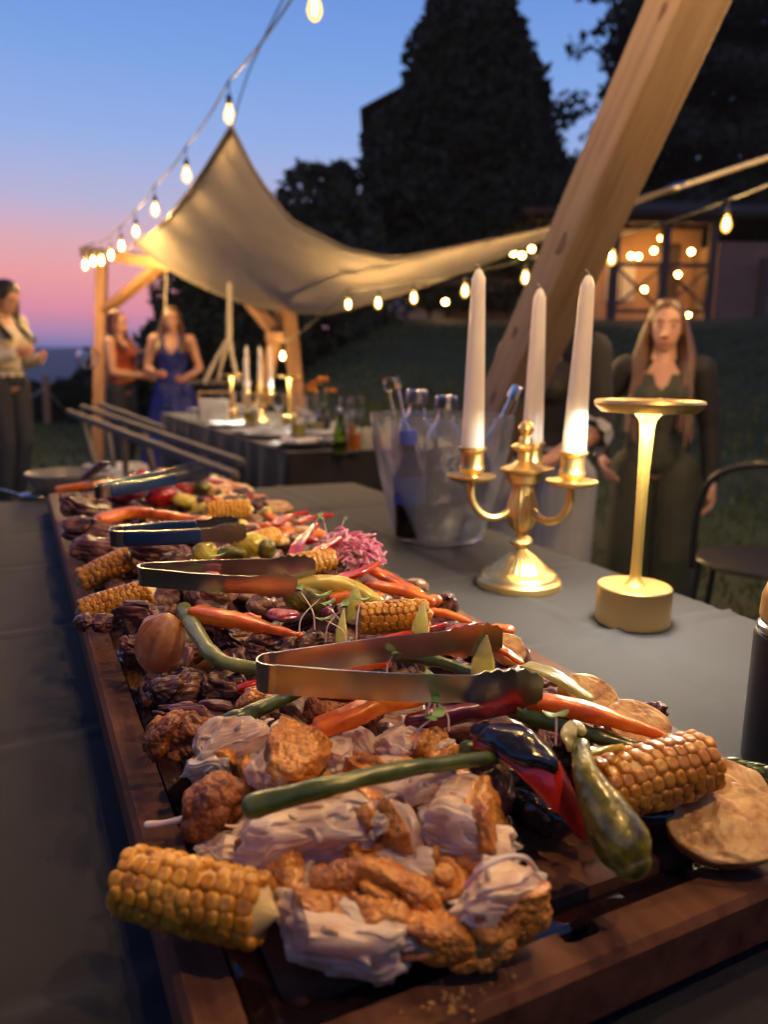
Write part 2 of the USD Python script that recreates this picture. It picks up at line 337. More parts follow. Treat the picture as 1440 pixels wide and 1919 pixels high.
    bean=mat('green_bean', None, 0.30, ramp=[(0.28, (0.030, 0.046, 0.008)), (0.5, (0.070, 0.098, 0.014)), (0.72, (0.15, 0.18, 0.035))], scale=38, detail=5, bump=0.25, bump_scale=220, bump_dist=0.0008, coat_weight=0.4, coat_roughness=0.2, subsurface_weight=0.1, subsurface_radius=(0.4, 1, 0.2), subsurface_scale=0.002),
    dark_bean=mat('dark_bean', None, 0.28, ramp=[(0.28, (0.018, 0.035, 0.008)), (0.5, (0.045, 0.075, 0.014)), (0.72, (0.10, 0.14, 0.03))], scale=38, detail=5, bump=0.25, bump_scale=220, bump_dist=0.0008, coat_weight=0.5, coat_roughness=0.18),
    pale_bean=mat('pale_bean', None, 0.32, ramp=[(0.28, (0.10, 0.12, 0.025)), (0.5, (0.20, 0.22, 0.05)), (0.72, (0.34, 0.35, 0.11))], scale=38, detail=5, bump=0.25, bump_scale=220, bump_dist=0.0008, coat_weight=0.25, subsurface_weight=0.1, subsurface_radius=(0.4, 1, 0.2), subsurface_scale=0.002),
    gherkin=mat('gherkin', None, 0.27, ramp=[(0.30, (0.045, 0.040, 0.006)), (0.46, (0.125, 0.112, 0.012)), (0.58, (0.23, 0.20, 0.024)), (0.74, (0.44, 0.38, 0.08))], scale=90, detail=6, bump=0.5, bump_scale=260, bump_dist=0.0012, coat_weight=0.6, coat_roughness=0.12),
    pickle=mat('pickle_flesh', None, 0.25, ramp=[(0.28, (0.30, 0.29, 0.09)), (0.5, (0.46, 0.43, 0.16)), (0.72, (0.58, 0.54, 0.26))], scale=50, detail=4, bump=0.2, bump_scale=200, subsurface_weight=0.35, subsurface_radius=(1, 0.9, 0.3), subsurface_scale=0.004, coat_weight=0.5, coat_roughness=0.12),
    yellow_pepper=mat('yellow_pepper', None, 0.24, ramp=[(0.28, (0.40, 0.30, 0.02)), (0.5, (0.60, 0.46, 0.04)), (0.72, (0.70, 0.58, 0.12))], scale=30, detail=3, coat_weight=0.7, coat_roughness=0.1, subsurface_weight=0.2, subsurface_radius=(1, 0.8, 0.2), subsurface_scale=0.003),
    red_pepper=mat('red_pepper', None, 0.22, ramp=[(0.28, (0.22, 0.006, 0.004)), (0.5, (0.46, 0.016, 0.008)), (0.72, (0.62, 0.05, 0.014))], scale=25, detail=3, coat_weight=0.6, coat_roughness=0.1, subsurface_weight=0.15, subsurface_radius=(1, 0.2, 0.1), subsurface_scale=0.003),
    char=mat('charred_skin', None, 0.20, ramp=[(0.30, (0.004, 0.004, 0.006)), (0.55, (0.010, 0.009, 0.012)), (0.72, (0.035, 0.010, 0.010))], scale=30, detail=4, bump=0.5, bump_scale=110, bump_dist=0.002, coat_weight=0.8, coat_roughness=0.08),
    beet=mat('beetroot', None, 0.25, ramp=[(0.28, (0.06, 0.004, 0.014)), (0.5, (0.14, 0.008, 0.03)), (0.72, (0.26, 0.02, 0.06))], scale=35, detail=4, coat_weight=0.5, coat_roughness=0.15),
    ham=mat('pink_ham', None, 0.3, ramp=[(0.3, (0.30, 0.05, 0.07)), (0.5, (0.48, 0.10, 0.12)), (0.7, (0.62, 0.24, 0.24))], scale=90, detail=6, coat_weight=0.4, bump=0.4, bump_scale=300, bump_dist=0.001),
    pink=mat('pickled_cabbage', (0.55, 0.07, 0.16), 0.3, (0.72, 0.20, 0.30), (0.80, 0.40, 0.46), scale=90, coat_weight=0.5, subsurface_weight=0.2, subsurface_radius=(1, 0.3, 0.4), subsurface_scale=0.003),
    potato=mat('potato_flesh', None, 0.42, ramp=[(0.26, (0.16, 0.045, 0.012)), (0.38, (0.40, 0.16, 0.04)), (0.5, (0.60, 0.33, 0.11)), (0.72, (0.74, 0.50, 0.22))], scale=75, detail=7, bump=0.35, bump_scale=260, bump_dist=0.0010, coat_weight=0.18, coat_roughness=0.3, subsurface_weight=0.15, subsurface_radius=(1, 0.6, 0.3), subsurface_scale=0.003),
    potato_skin=mat('potato_skin', None, 0.38, ramp=[(0.28, (0.10, 0.030, 0.012)), (0.5, (0.28, 0.095, 0.030)), (0.72, (0.48, 0.20, 0.07))], scale=45, detail=6, bump=0.5, bump_scale=200, bump_dist=0.0012, coat_weight=0.3),
    onion=mat('roast_onion', None, 0.22, ramp=[(0.30, (0.26, 0.095, 0.035)), (0.46, (0.40, 0.18, 0.07)), (0.6, (0.50, 0.27, 0.13)), (0.75, (0.58, 0.36, 0.20))], scale=60, stretch=(1, 1, 0.25), coord='obj', detail=5, subsurface_weight=0.5, subsurface_radius=(1, 0.6, 0.3), subsurface_scale=0.008, coat_weight=0.8, coat_roughness=0.08),
    mushroom=mat('roast_mushroom', None, 0.35, ramp=[(0.28, (0.08, 0.03, 0.015)), (0.5, (0.22, 0.10, 0.05)), (0.72, (0.40, 0.22, 0.12))], scale=40, detail=5, coat_weight=0.5, coat_roughness=0.15),
    sprout_stem=mat('sprout_stem', (0.62, 0.44, 0.46), 0.4, (0.72, 0.62, 0.60), scale=60, subsurface_weight=0.3, subsurface_scale=0.002), sprout_leaf=mat('sprout_leaf', (0.07, 0.17, 0.03), 0.4, (0.14, 0.27, 0.06), scale=80),
    juice=mat('meat_juice', (0.012, 0.006, 0.005), 0.06, ior=1.4, coat_weight=0.5),
    crumb=mat('crumbs', (0.34, 0.14, 0.035), 0.6, (0.6, 0.34, 0.12), scale=200),
)
# sail canvas lets some of the light through
M['sail'] = usdkit.material(stage, '/World/Looks/sail_canvas', {
    'geo': ('geometry', {}), 'n': ('noise_texture', {'scale': 2.5, 'detail': 4.0}), 'r': ('rgb_ramp', {'ramp': [(0.3, (0.235, 0.20, 0.15)), (0.7, (0.285, 0.245, 0.19))]}),
    'w': ('wave_texture', {'scale': 60.0, 'distortion': 1.0}), 'b': ('bump', {'strength': 0.2, 'distance': 0.003}),
    'd': ('principled_bsdf', {'roughness': 0.9}), 't': ('translucent_bsdf', {}), 'm': ('mix_closure', {'fac': 0.42})},
    [('geo.position', 'n.vector'), ('n.fac', 'r.fac'), ('r.color', 'd.base_color'), ('r.color', 't.color'), ('geo.position', 'w.vector'), ('w.fac', 'b.height'), ('b.normal', 'd.normal'), ('d.BSDF', 'm.closure1'), ('t.BSDF', 'm.closure2')], surface='m.closure')
BULB_COL = (1.0, 0.60, 0.20)
M['bulb'] = glow('lit_bulb', BULB_COL, BULB_L)
M['far_bulb'] = glow('lit_fairy_bulb', (1.0, 0.46, 0.11), 75.0)
M['led'] = glow('lamp_led', (1.0, 0.92, 0.76), LED_L)
# acrylic ice bucket: clear at the rim, frosted by meltwater lower down
def bucket_mat():
    return usdkit.material(stage, '/World/Looks/frosted_acrylic', {
        'geo': ('geometry', {}), 'sep': ('separate_xyz', {}), 'n': ('noise_texture', {'scale': 18.0, 'detail': 4.0}),
        'mr': ('map_range', {'from_min': TABLE_Z + 0.20, 'from_max': TABLE_Z + 0.12, 'to_min': 0.02, 'to_max': 0.07, 'clamp': True}),
        'p': ('principled_bsdf', {'base_color': (0.97, 0.97, 0.95), 'transmission_weight': 0.96, 'ior': 1.4}),
        'fog': ('map_range', {'from_min': TABLE_Z + 0.19, 'from_max': TABLE_Z + 0.05, 'to_min': 0.01, 'to_max': 0.20, 'clamp': True}),
        'tl': ('translucent_bsdf', {'color': (0.92, 0.92, 0.86)}), 'df': ('diffuse_bsdf', {'color': (0.80, 0.80, 0.74)}), 'm2': ('mix_closure', {'fac': 0.35}), 'm': ('mix_closure', {})},
        [('geo.position', 'sep.vector'), ('sep.z', 'mr.value'), ('mr.result', 'p.roughness'), ('sep.z', 'fog.value'), ('fog.result', 'm.fac'), ('p.BSDF', 'm.closure1'), ('tl.BSDF', 'm2.closure1'), ('df.BSDF', 'm2.closure2'), ('m2.closure', 'm.closure2')], surface='m.closure')
M['acrylic'] = bucket_mat()
# ------------------------------------------------------------------ ground, hills, trees
def ground_z(x, y):
    x, y = np.asarray(x, float), np.asarray(y, float)
    r = np.hypot(x, y); az = np.degrees(np.arctan2(x, y))
    rise = smoothstep(az, 10, 27) * (1 - smoothstep(az, 120, 170))
    hill = 2.45 * np.clip((r - 4.5) / 15.5, 0, 1) ** 1.15 + 0.05 * np.clip(r - 20, 0, 60)
    drop = -0.30 * np.clip(r - 15.5, 0, 140) * (1 - smoothstep(az, 8, 24)) * smoothstep(az, -120, -70)
    return hill * rise + drop + 0.10 * (fbm(np.stack([x * 0.35, y * 0.35, x * 0], -1), 3, 3) - 0.5) * smoothstep(r, 3, 9)
def build_ground():
    rr = np.concatenate([[0.0], np.geomspace(0.6, 1340, 100)])
    aa = np.linspace(0, 2 * np.pi, 180, endpoint=False)
    R, A = np.meshgrid(rr, aa, indexing='ij')
    x, y = R * np.sin(A), R * np.cos(A)
    v = np.stack([x, y, ground_z(x, y)], -1).reshape(-1, 3)
    solo('ground', (v, grid_faces(len(rr), len(aa))[:, ::-1]), M['grass'], None, None, smooth=True, kind='structure')
build_ground()
def build_mountain():
    az = np.radians(np.linspace(-75, 75, 160))
    rows = []
    for r, k in ((420, -46), (520, -34), (640, 0.45), (760, 0.8), (860, 1.0), (1000, 0.75), (1300, -40)):
        ridge = 24 + 9 * np.sin(az * 5 - 0.5) - 16 * (az - math.radians(-2)) + 3.0 * fbm(np.stack([az * 30, az * 0, az * 0], -1), 3, 5)
        z = ridge * k if k > 0 else np.full_like(az, k)
        rows.append(np.stack([r * np.sin(az), r * np.cos(az), z + (4 * fbm(np.stack([az * 25, az * 0 + r, az * 0], -1), 3, 9) if k > 0 and k < 1 else 0)], -1))
    v = np.vstack(rows)
    solo('hills', (v, grid_faces(len(rows), len(az), False)), M['mountain'], None, None, smooth=True, kind='structure')
build_mountain()
haze = usdkit.material(stage, '/World/Looks/evening_haze', {'v': ('principled_volume', {'color': (0.80, 0.86, 0.95), 'density': HAZE})}, [], volume='v.volume')
solo('haze', box((-1420, -1420, -64), (1420, 1420, 62)), haze, 'thin evening haze that turns the far hills blue', 'haze', smooth=False, kind='stuff')
def grass_blades(n=46000):
    az = np.radians(rng.uniform(-14, 62, n)); r = 3.2 + 15 * rng.random(n) ** 0.8
    x, y = r * np.sin(az), r * np.cos(az); z = ground_z(x, y)
    h = rng.uniform(0.03, 0.09, n) * (0.6 + 0.8 * noise(np.stack([x, y, x * 0], -1) * 0.8, 2)); a = rng.uniform(0, 6.28, n); w = 0.006 + 0.001 * r
    dx, dy = np.cos(a) * w, np.sin(a) * w; lean = rng.normal(0, 0.4, (n, 2)) * h[:, None]
    v = np.stack([np.stack([x - dx, y - dy, z - 0.005], -1), np.stack([x + dx, y + dy, z - 0.005], -1), np.stack([x + lean[:, 0], y + lean[:, 1], z + h], -1)], 1).reshape(-1, 3)
    solo('grass', (v, np.arange(3 * n).reshape(-1, 3)), M['blade'], 'dark uneven meadow grass around the tables and up the slope', 'grass', smooth=False, kind='stuff')
grass_blades()

def leaf_cloud(n, H, z0, rfun, size, seed, thr=0.42, freq=0.9, lump=0.55, droop=0.0):
    g = np.random.default_rng(seed)
    out = []
    got = 0
    while got < n:
        m = n
        h = g.random(m); a = g.uniform(0, 2 * np.pi, m)
        lumpy = (1 - lump / 2) + lump * noise(np.stack([np.cos(a) * 2.2, np.sin(a) * 2.2, h * H * 0.8], -1) + seed, seed)
        R = rfun(h) * lumpy
        rr = R * np.sqrt(g.uniform(0.15, 1.0, m))
        p = np.stack([rr * np.cos(a), rr * np.sin(a), z0 + h * (H - z0) - droop * rr], -1)
        keep = (g.random(m) < rfun(h) / max(rfun(np.linspace(0, 1, 50)))) & (noise(p * freq + seed, seed + 1) > thr * smoothstep(rr / np.maximum(R, 1e-6), 0.35, 1.0))
        out.append(p[keep]); got += keep.sum()
    p = np.vstack(out)[:n]
    d1 = unit_rows(g.normal(size=(n, 3)) + [0, 0, -0.3]); d2 = unit_rows(np.cross(d1, g.normal(size=(n, 3))))
    s = size * g.uniform(0.6, 1.5, (n, 1))
    v = np.stack([p - d2 * s * 0.45, p + d1 * s, p + d2 * s * 0.45], 1).reshape(-1, 3)
    return v, np.arange(3 * n).reshape(-1, 3)
def tree(name, label, pos, H, rfun, n, size, mt, seed, z0=1.0, trunk=0.25, catg='tree', **k):
    t = thing(name, label, catg, (pos[0], pos[1], float(ground_z(pos[0], pos[1])) - 0.1))
    part(t, 'trunk', loft(smooth_curve([(0, 0, 0), (0.05, 0.03, H * 0.4), (0, 0.0, H * 0.93)], 10), [trunk, trunk * 0.6, 0.03], m=10), M['bark'])
    g = np.random.default_rng(seed)
    limbs = []
    for i in range(14):
        h = g.uniform(0.15, 0.8); a = g.uniform(0, 6.28); L = float(rfun(np.array([h]))[0]) * 0.8
        z = z0 + h * (H - z0)
        limbs.append(loft(smooth_curve([(0, 0, z - 0.2), (L * 0.5 * math.cos(a), L * 0.5 * math.sin(a), z + 0.1), (L * math.cos(a), L * math.sin(a), z + 0.1 * L)], 6), [trunk * 0.3, 0.02], m=6))
    part(t, 'limb', cat(*limbs), M['bark'], kind='stuff')
    part(t, 'crown', leaf_cloud(n, H, z0, rfun, size, seed, **k), mt, smooth=False)
    return t
def at(px, dist):
    d = ray(px, 690); d = d / np.hypot(d[0], d[1])
    return d[:2] * dist
p = at(865, 23)
tree('pyramid_tree', 'tall dark pyramid shaped evergreen rising behind the sail beside the barn', p, 10.4, lambda h: 3.95 * np.clip(1 - h, 0, 1) ** 0.78 * (0.55 + 0.45 * smoothstep(h, 0, 0.15)) + 0.12, 60000, 0.22, M['needle'], 11, z0=0.4, trunk=0.35, thr=0.36, freq=0.8)
p = at(1262, 33)
tree('spruce_tree', 'big dark spruce with ragged hanging boughs behind the slanted timber leg', p, 23.0, lambda h: 7.0 * np.clip(1 - h, 0, 1) ** 0.75 * (0.75 + 0.25 * np.sin(h * 60)) + 0.1, 60000, 0.26, M['needle'], 12, z0=2.0, trunk=0.32, thr=0.50, freq=0.75, lump=0.8, droop=0.22)
p = at(1600, 34)
tree('broadleaf_tree', 'loose dark tree at the right edge with sky showing through its leaves', p, 18.0, lambda h: 5.2 * np.sin(np.pi * np.clip(h * 0.92 + 0.08, 0, 1)) ** 0.7 + 0.1, 30000, 0.20, M['leaf'], 13, z0=2.4, thr=0.52, freq=0.9, lump=0.8)
p = at(638, 34)
tree('round_tree', 'small dark round tree left of the barn with a pale pole beside it', p, 7.3, lambda h: 1.25 * np.sin(np.pi * np.clip(h * 0.9 + 0.1, 0, 1)) ** 0.6 + 0.1, 16000, 0.25, M['leaf'], 14, z0=2.6, trunk=0.2, thr=0.46, freq=0.7, lump=0.9)
for i, (px, dist, H, R, lb) in enumerate([(420, 15.5, 3.6, 1.25, 'tall dark bush just right of the blue dress'), (500, 17, 4.1, 1.9, 'broad dark bush behind the second candelabra'), (585, 18, 4.4, 2.0, 'dark bush behind the far timber trestle'), (335, 20, 2.6, 1.5, 'low dark bush behind the blue dress at the fence line'), (115, 17.5, 0.85, 0.9, 'low dark shrub behind the left end of the post fence'), (215, 19, 1.6, 1.4, 'low dark shrub behind the auburn haired guest'), (40, 18, 0.8, 0.9, 'dark shrub at the left edge behind the cream shirt')]):
    p = at(px, dist)
    tree('bush', lb, p, H - min(0, float(ground_z(*p))), lambda h, R=R: R * np.sin(np.pi * np.clip(h * 0.8 + 0.2, 0, 1)) ** 0.6 + 0.05, 9000, 0.16, M['leaf'], 30 + i, z0=0.1, trunk=0.08, catg='bush', thr=0.40, freq=1.3, lump=0.8)
# wooded slope that closes the view behind the trees
def wood():
    vs = []
    for i in range(26):
        p = at(720 + i * 42 + 20 * math.sin(i * 2.3), 34 + 5 * math.sin(i * 1.7))
        H = 5.0 + 1.2 * math.sin(i * 3.1)
        v, f = leaf_cloud(3600, H, 0.0, lambda h: 2.3 * np.sin(np.pi * np.clip(h * 0.8 + 0.2, 0, 1)) ** 0.5, 0.32, 60 + i, thr=0.3)
        vs.append((v + [p[0], p[1], float(ground_z(*p))], f))
    solo('far_wood', cat(*vs), M['leaf'], 'dark mass of woodland closing the slope behind the buildings', 'woodland', smooth=False, kind='stuff')
wood()

# ------------------------------------------------------------------ fence on the left
def fence():
    pts = []
    for i, (x, y, h) in enumerate([(26, 808, 0.98), (90, 795, 0.93), (153, 782, 0.92), (222, 772, 0.9), (300, 765, 0.9)]):
        q = P(x, y, 0.0); zz = float(ground_z(q[0], q[1])); q[2] = zz
        pts.append(q)
        lb = ['round timber fence post at the left edge behind the dark trousers', 'round timber fence post standing alone against the dark valley', 'round timber fence post beside the tall glass lantern', 'round timber fence post behind the auburn haired guest', 'round timber fence post behind the blue dress'][i]
        t = thing('fence_post', lb, 'fence post', q, rotz(0.3 * i), group=None)
        part(t, 'post', loft([(0, 0, -0.3), (0.005 * i, 0, h * 0.5), (0.01, 0.0, h)], [0.072, 0.068, 0.064], m=14, caps=3), M['post_wood'])
    for a, b in zip(pts[:-1], pts[1:]):
        for dz in (0.75,):
            mid = (a + b) / 2 + V(0, 0, dz - 0.18)
            solo('fence_rope', tube(smooth_curve([a + V(0, 0, dz), mid, b + V(0, 0, dz)], 10), 0.012), M['rope'], 'thin sagging rope strung between two fence posts on the left', 'rope', group='fence ropes')
fence()

# ------------------------------------------------------------------ buildings on the slope
def buildings():
    Rh = np.stack([_r0, np.cross(V(0, 0, 1), _r0), V(0, 0, 1)], 1)     # x right, y away, z up
    o = D(1230, 604, 20.0)
    t = thing('terrace_house', 'lit house with a timber terrace on the slope behind the woman in black', 'house', o, Rh)
    k = 20.0 / F
    X = lambda px: (px - 1230) * k
    Z = lambda py: (604 - py) * k
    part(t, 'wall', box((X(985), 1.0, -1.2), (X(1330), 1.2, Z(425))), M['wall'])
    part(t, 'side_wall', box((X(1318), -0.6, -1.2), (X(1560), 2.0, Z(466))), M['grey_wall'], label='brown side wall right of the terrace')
    roof = trimesh.creation.extrude_polygon(__import__('shapely').Polygon([(-1.2, Z(432)), (4.5, Z(330)), (4.5, Z(322)), (-1.3, Z(424))]), (X(1600) - X(960)))
    v, f = tri(roof)
    v = np.stack([v[:, 2] + X(960), v[:, 0], v[:, 1]], 1)
    part(t, 'roof', (v, f), M['roof'])
    part(t, 'terrace_floor', box((X(1120), -1.0, -0.25), (X(1330), 0.99, -0.08)), M['dark_wood'])
    for i, px in enumerate((1128, 1216, 1300)):
        part(t, 'post', box((X(px) - 0.10, -0.9, -0.9), (X(px) + 0.10, -0.7, Z(430))), M['dark_wood'])
    part(t, 'top_rail', box((X(1126), -0.86, Z(513)), (X(1304), -0.76, Z(506))), M['dark_wood'])
    part(t, 'bottom_rail', box((X(1126), -0.86, Z(592)), (X(1304), -0.76, Z(586))), M['dark_wood'])
    for a, b in ((1132, 1214), (1220, 1298)):
        for s in (0, 1):
            p0, p1 = V(X(a), -0.81 + 0.05 * s, Z(585 if s else 513)), V(X(b), -0.81 + 0.05 * s, Z(513 if s else 585))
            part(t, 'cross_brace', loft([p0, p1], 0.045, 0.03, k=6, m=8, caps=1), M['dark_wood'])
    part(t, 'door', box((X(1262), 0.94, -0.1), (X(1290), 0.99, Z(452))), M['dark_wood'])
    w = part(t, 'window', box((X(1150), 0.92, Z(560)), (X(1205), 0.995, Z(486))), M['pale_wall'])
    part(w, 'window_frame', box((X(1176), 0.90, Z(560)), (X(1179), 0.918, Z(486))), M['dark_wood'])
    for px in (1385, 1500):
        part(t, 'yard_post', box((X(px) - 0.09, -1.2, -0.8), (X(px) + 0.09, -1.0, Z(498))), M['dark_wood'])
    part(t, 'yard_rail', box((X(1376), -1.15, Z(508)), (X(1540), -1.05, Z(500))), M['dark_wood'])
    part(t, 'yard_brace', loft([V(X(1388), -1.1, Z(560)), V(X(1490), -1.1, Z(508))], 0.05, 0.03, k=6, m=8, caps=1), M['dark_wood'])
    part(t, 'eave_beam', box((X(1000), -0.95, Z(440)), (X(1330), -0.80, Z(428))), M['dark_wood'])
    # low pale outbuilding between sail and beam
    o2 = D(775, 608, 21.0); k2 = 21.0 / F
    s = thing('outbuilding', 'low pale outbuilding with dark posts, seen under the right half of the sail', 'outbuilding', o2, Rh)
    part(s, 'wall', box((-58 * k2, 0, -0.8), (60 * k2, 0.2, 62 * k2)), M['pale_wall'])
    for px in (-60, -14, 30, 62):
        part(s, 'post', box((px * k2 - 0.05, -0.12, -0.8), (px * k2 + 0.05, -0.003, 66 * k2)), M['dark_wood'])
    part(s, 'roof', box((-75 * k2, -0.5, 67 * k2), (230 * k2, 1.5, 80 * k2)), M['roof'])
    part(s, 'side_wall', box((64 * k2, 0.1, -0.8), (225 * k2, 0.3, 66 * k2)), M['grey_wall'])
    # tall barn behind the pyramid tree
    o3 = D(775, 640, 27.0); k3 = 27.0 / F
    b = thing('barn', 'tall dark gabled barn half hidden behind the pyramid shaped tree', 'barn', o3, Rh)
    x0, x1, zt = -84 * k3, 95 * k3, 395 * k3
    sh = __import__('shapely')
    g = tri(trimesh.creation.extrude_polygon(sh.Polygon([(x0, -1.5), (x1, -1.5), (x1, zt - 0.4), (x0 + 1.0, zt + 0.55), (x0, zt)]), 6.0))
    v = np.stack([g[0][:, 0], g[0][:, 2], g[0][:, 1]], 1)
    part(b, 'wall', (v, g[1][:, ::-1]), M['barn'])
    part(b, 'roof', loft([V(x0 - 0.35, 3, zt + 0.05), V(x0 + 1.0, 3, zt + 0.75), V(x1 + 0.4, 3, zt - 0.2)], 3.2, 0.09, k=8, m=12, caps=1), M['roof'])
    q = D(665, 445, 26.0)
    pz = float(ground_z(q[0], q[1]))
    pt = thing('lamp_pole', 'slim pale pole standing beside the round tree', 'pole', (q[0], q[1], pz))
    part(pt, 'shaft', loft([(0, 0, 0), (0, 0, D(667, 312, 26.0)[2] - pz)], [0.11, 0.085], m=12, caps=2), M['pole'])
    part(pt, 'cap', lathe([(0.001, 0.0), (0.1, 0.0), (0.1, 0.05), (0.001, 0.08)], 12), M['black'], t=(0, 0, D(667, 312, 26.0)[2] - pz + 0.07))
buildings()

# ------------------------------------------------------------------ timber frames
def beam(name, label, pts, w=0.12, side=None, parent=None, partname='beam', knots=(), mt=None):
    a, b = np.asarray(pts[0], float), np.asarray(pts[1], float)
    L = np.linalg.norm(b - a)
    R = frame_z(b - a, side if side is not None else _r0)
    m = rbox((w, w, L), 0.005, 8)
    m = move(m, (0, 0, L / 2))
    if parent is None:
        parent = thing(name, label, 'timber frame', a, R)
        return part(parent, partname, m, mt or M['timber'], smooth=30), parent, R, a
    return part(parent, partname, m, mt or M['timber'], smooth=30, t=a, R=R)
# near slanted leg: its base behind the table, its top above the camera
pb, ptp = D(980, 690, 2.09), D(1290, 0, 1.57)
dirn = unit(ptp - pb)
foot = pb - dirn * ((pb[2] - 0.0) / dirn[2]); head = ptp + dirn * 0.75
view = unit((pb + ptp) / 2 - eye); cdir = unit(-(view - dirn * np.dot(view, dirn))); ldir = unit(np.cross(dirn, cdir))
if np.dot(ldir, rt) > 0: ldir = -ldir
nR = math.cos(math.radians(36)) * cdir - math.sin(math.radians(36)) * ldir
nL = math.sin(math.radians(36)) * cdir + math.cos(math.radians(36)) * ldir
near = thing('slanted_timber_leg', 'thick pale timber beam slanting up to the right behind the ice bucket', 'timber frame', foot, frame_z(dirn, nL))
Lb = np.linalg.norm(head - foot)
part(near, 'beam', move(rbox((0.122, 0.122, Lb), 0.006, 8), (0, 0, Lb / 2)), M['pale_beam'], smooth=30)
gk = np.random.default_rng(4)
for zz, off, rr in ((1.62, 0.02, 0.016), (1.36, -0.018, 0.010), (1.17, 0.012, 0.012), (2.12, 0.02, 0.010), (2.38, 0.0, 0.012)):
    v, f = lathe([(0.0005, 0.0), (rr, 0.0), (rr * 0.9, 0.0012), (0.0005, 0.0015)], 18)
    v = v * V(1.0, 1.9, 1.0) * (1 + 0.12 * np.sin(np.arctan2(v[:, 1:2], v[:, 0:1]) * 3 + zz * 9))
    part(near, 'knot', (v, f), M['knot'], t=(0.0606, off, zz), R=np.array([[0, 0, 1.0], [1, 0, 0], [0, 1, 0]]))
part(near, 'foot_plate', rbox((0.2, 0.2, 0.02), 0.004), M['black'], t=(0, 0, 0.0))
# far frame
ff = thing('far_timber_frame', 'far timber post and beam with a diagonal brace and trestle legs beyond the long table', 'timber frame')
p0 = D(191, 480, 8.5); p1 = D(184, 870, 8.5)
beam('', '', (V(p1[0], p1[1], 0), p0), 0.11, parent=ff, partname='post')
beam('', '', (D(158, 472, 8.55), D(575, 533, 6.35)), 0.11, parent=ff, partname='top_beam')
beam('', '', (D(197, 582, 8.48), D(303, 497, 7.75)), 0.10, parent=ff, partname='brace')
apex = D(538, 528, 6.5)
lo1 = D(562, 800, 6.15); lo2 = D(478, 800, 6.9)
beam('', '', (apex + (lo1 - apex) * 1.35, apex), 0.115, parent=ff, partname='leg')
beam('', '', (apex + (lo2 - apex) * 1.35 + V(0.05, 0.12, 0), apex + V(0.05, 0.12, 0)), 0.115, parent=ff, partname='leg')
beam('', '', (D(515, 622, 6.6), D(452, 545, 7.0)), 0.10, parent=ff, partname='brace')
beam('', '', (D(505, 632, 6.6), D(550, 632, 6.35)), 0.08, parent=ff, partname='tie')

# ------------------------------------------------------------------ sail
def sail():
    A, B, C = D(434, 240, 4.0), D(252, 456, 7.8), D(1268, 352, 4.2)
    n = 46
    v, idx = [], {}
    sAC = lambda t: np.interp(t, [0, .05, .123, .25, .356, .486, .69, .85, 1], [0, .22, .43, .55, .57, .48, .32, .15, 0])
    sBC = lambda t: 0.70 * 4 * t * (1 - t) * (1 - 0.5 * max(0, (t - .5) / .5))
    sAB = lambda t: 0.42 * t * (1 - t)
    for i in range(n + 1):
        for j in range(n + 1 - i):
            a, b = i / n, j / n; c = 1 - a - b
            q = A * a + B * b + C * c
            if i == 0: q = q - V(0, 0, sBC(c))
            elif j == 0: q = q - V(0, 0, sAC(c))
            elif i + j == n: q = q - V(0, 0, sAB(b))
            idx[(i, j)] = len(v); v.append(q)
    # the taut sheet between the three edges: every inner point is the mean of its neighbours
    from scipy.sparse import lil_matrix
    from scipy.sparse.linalg import spsolve
    v = np.array(v); L_ = lil_matrix((len(v), len(v))); rhs = v.copy()
    for (i, j), m in idx.items():
        L_[m, m] = 1.0
        if i > 0 and j > 0 and i + j < n:
            for di, dj in ((1, 0), (-1, 0), (0, 1), (0, -1), (1, -1), (-1, 1)):
                L_[m, idx[(i + di, j + dj)]] = -1 / 6
            rhs[m] = (0, 0, -0.00045)
    v = np.stack([spsolve(L_.tocsr(), rhs[:, k]) for k in range(3)], 1)
    v = v + V(0, 0, 1) * (0.02 * (fbm(v * 1.1, 2, 8) - 0.5))[:, None]
    f = []
    for i in range(n):
        for j in range(n - i):
            f.append([idx[(i, j)], idx[(i + 1, j)], idx[(i, j + 1)]])
            if j < n - i - 1:
                f.append([idx[(i + 1, j)], idx[(i + 1, j + 1)], idx[(i, j + 1)]])
    t = thing('shade_sail', 'cream canvas shade sail stretched over the long table, glowing orange at its raised corner', 'shade sail')
    part(t, 'canvas', (np.array(v), np.array(f)), M['sail'], smooth=True)
    ea = np.array([v[idx[(i, 0)]] for i in range(n + 1)]); eb = np.array([v[idx[(0, j)]] for j in range(n + 1)]); ec = np.array([v[idx[(i, n - i)]] for i in range(n + 1)])
    for e in (ea, eb, ec):
        part(t, 'hem', loft(e, 0.018, 0.012, m=8, caps=1), M['sail'])
    part(t, 'corner_cord', tube(smooth_curve([A, D(452, 178, 3.9), D(478, 108, 3.7), D(560, -60, 3.3)], 12), 0.004), M['cable'])
    part(t, 'corner_rope', tube(smooth_curve([C, D(1440, 296, 3.9), D(1800, 180, 3.5)], 8), 0.013), M['rope'])
    part(t, 'shackle', lathe([(0.001, -0.05), (0.02, -0.05), (0.028, 0), (0.02, 0.05), (0.001, 0.05)], 12), M['steel'], t=C, R=frame_z(D(1440, 296, 3.9) - C))
    part(t, 'corner_cord', tube([B, D(236, 474, 8.0)], 0.008), M['rope'])
sail()
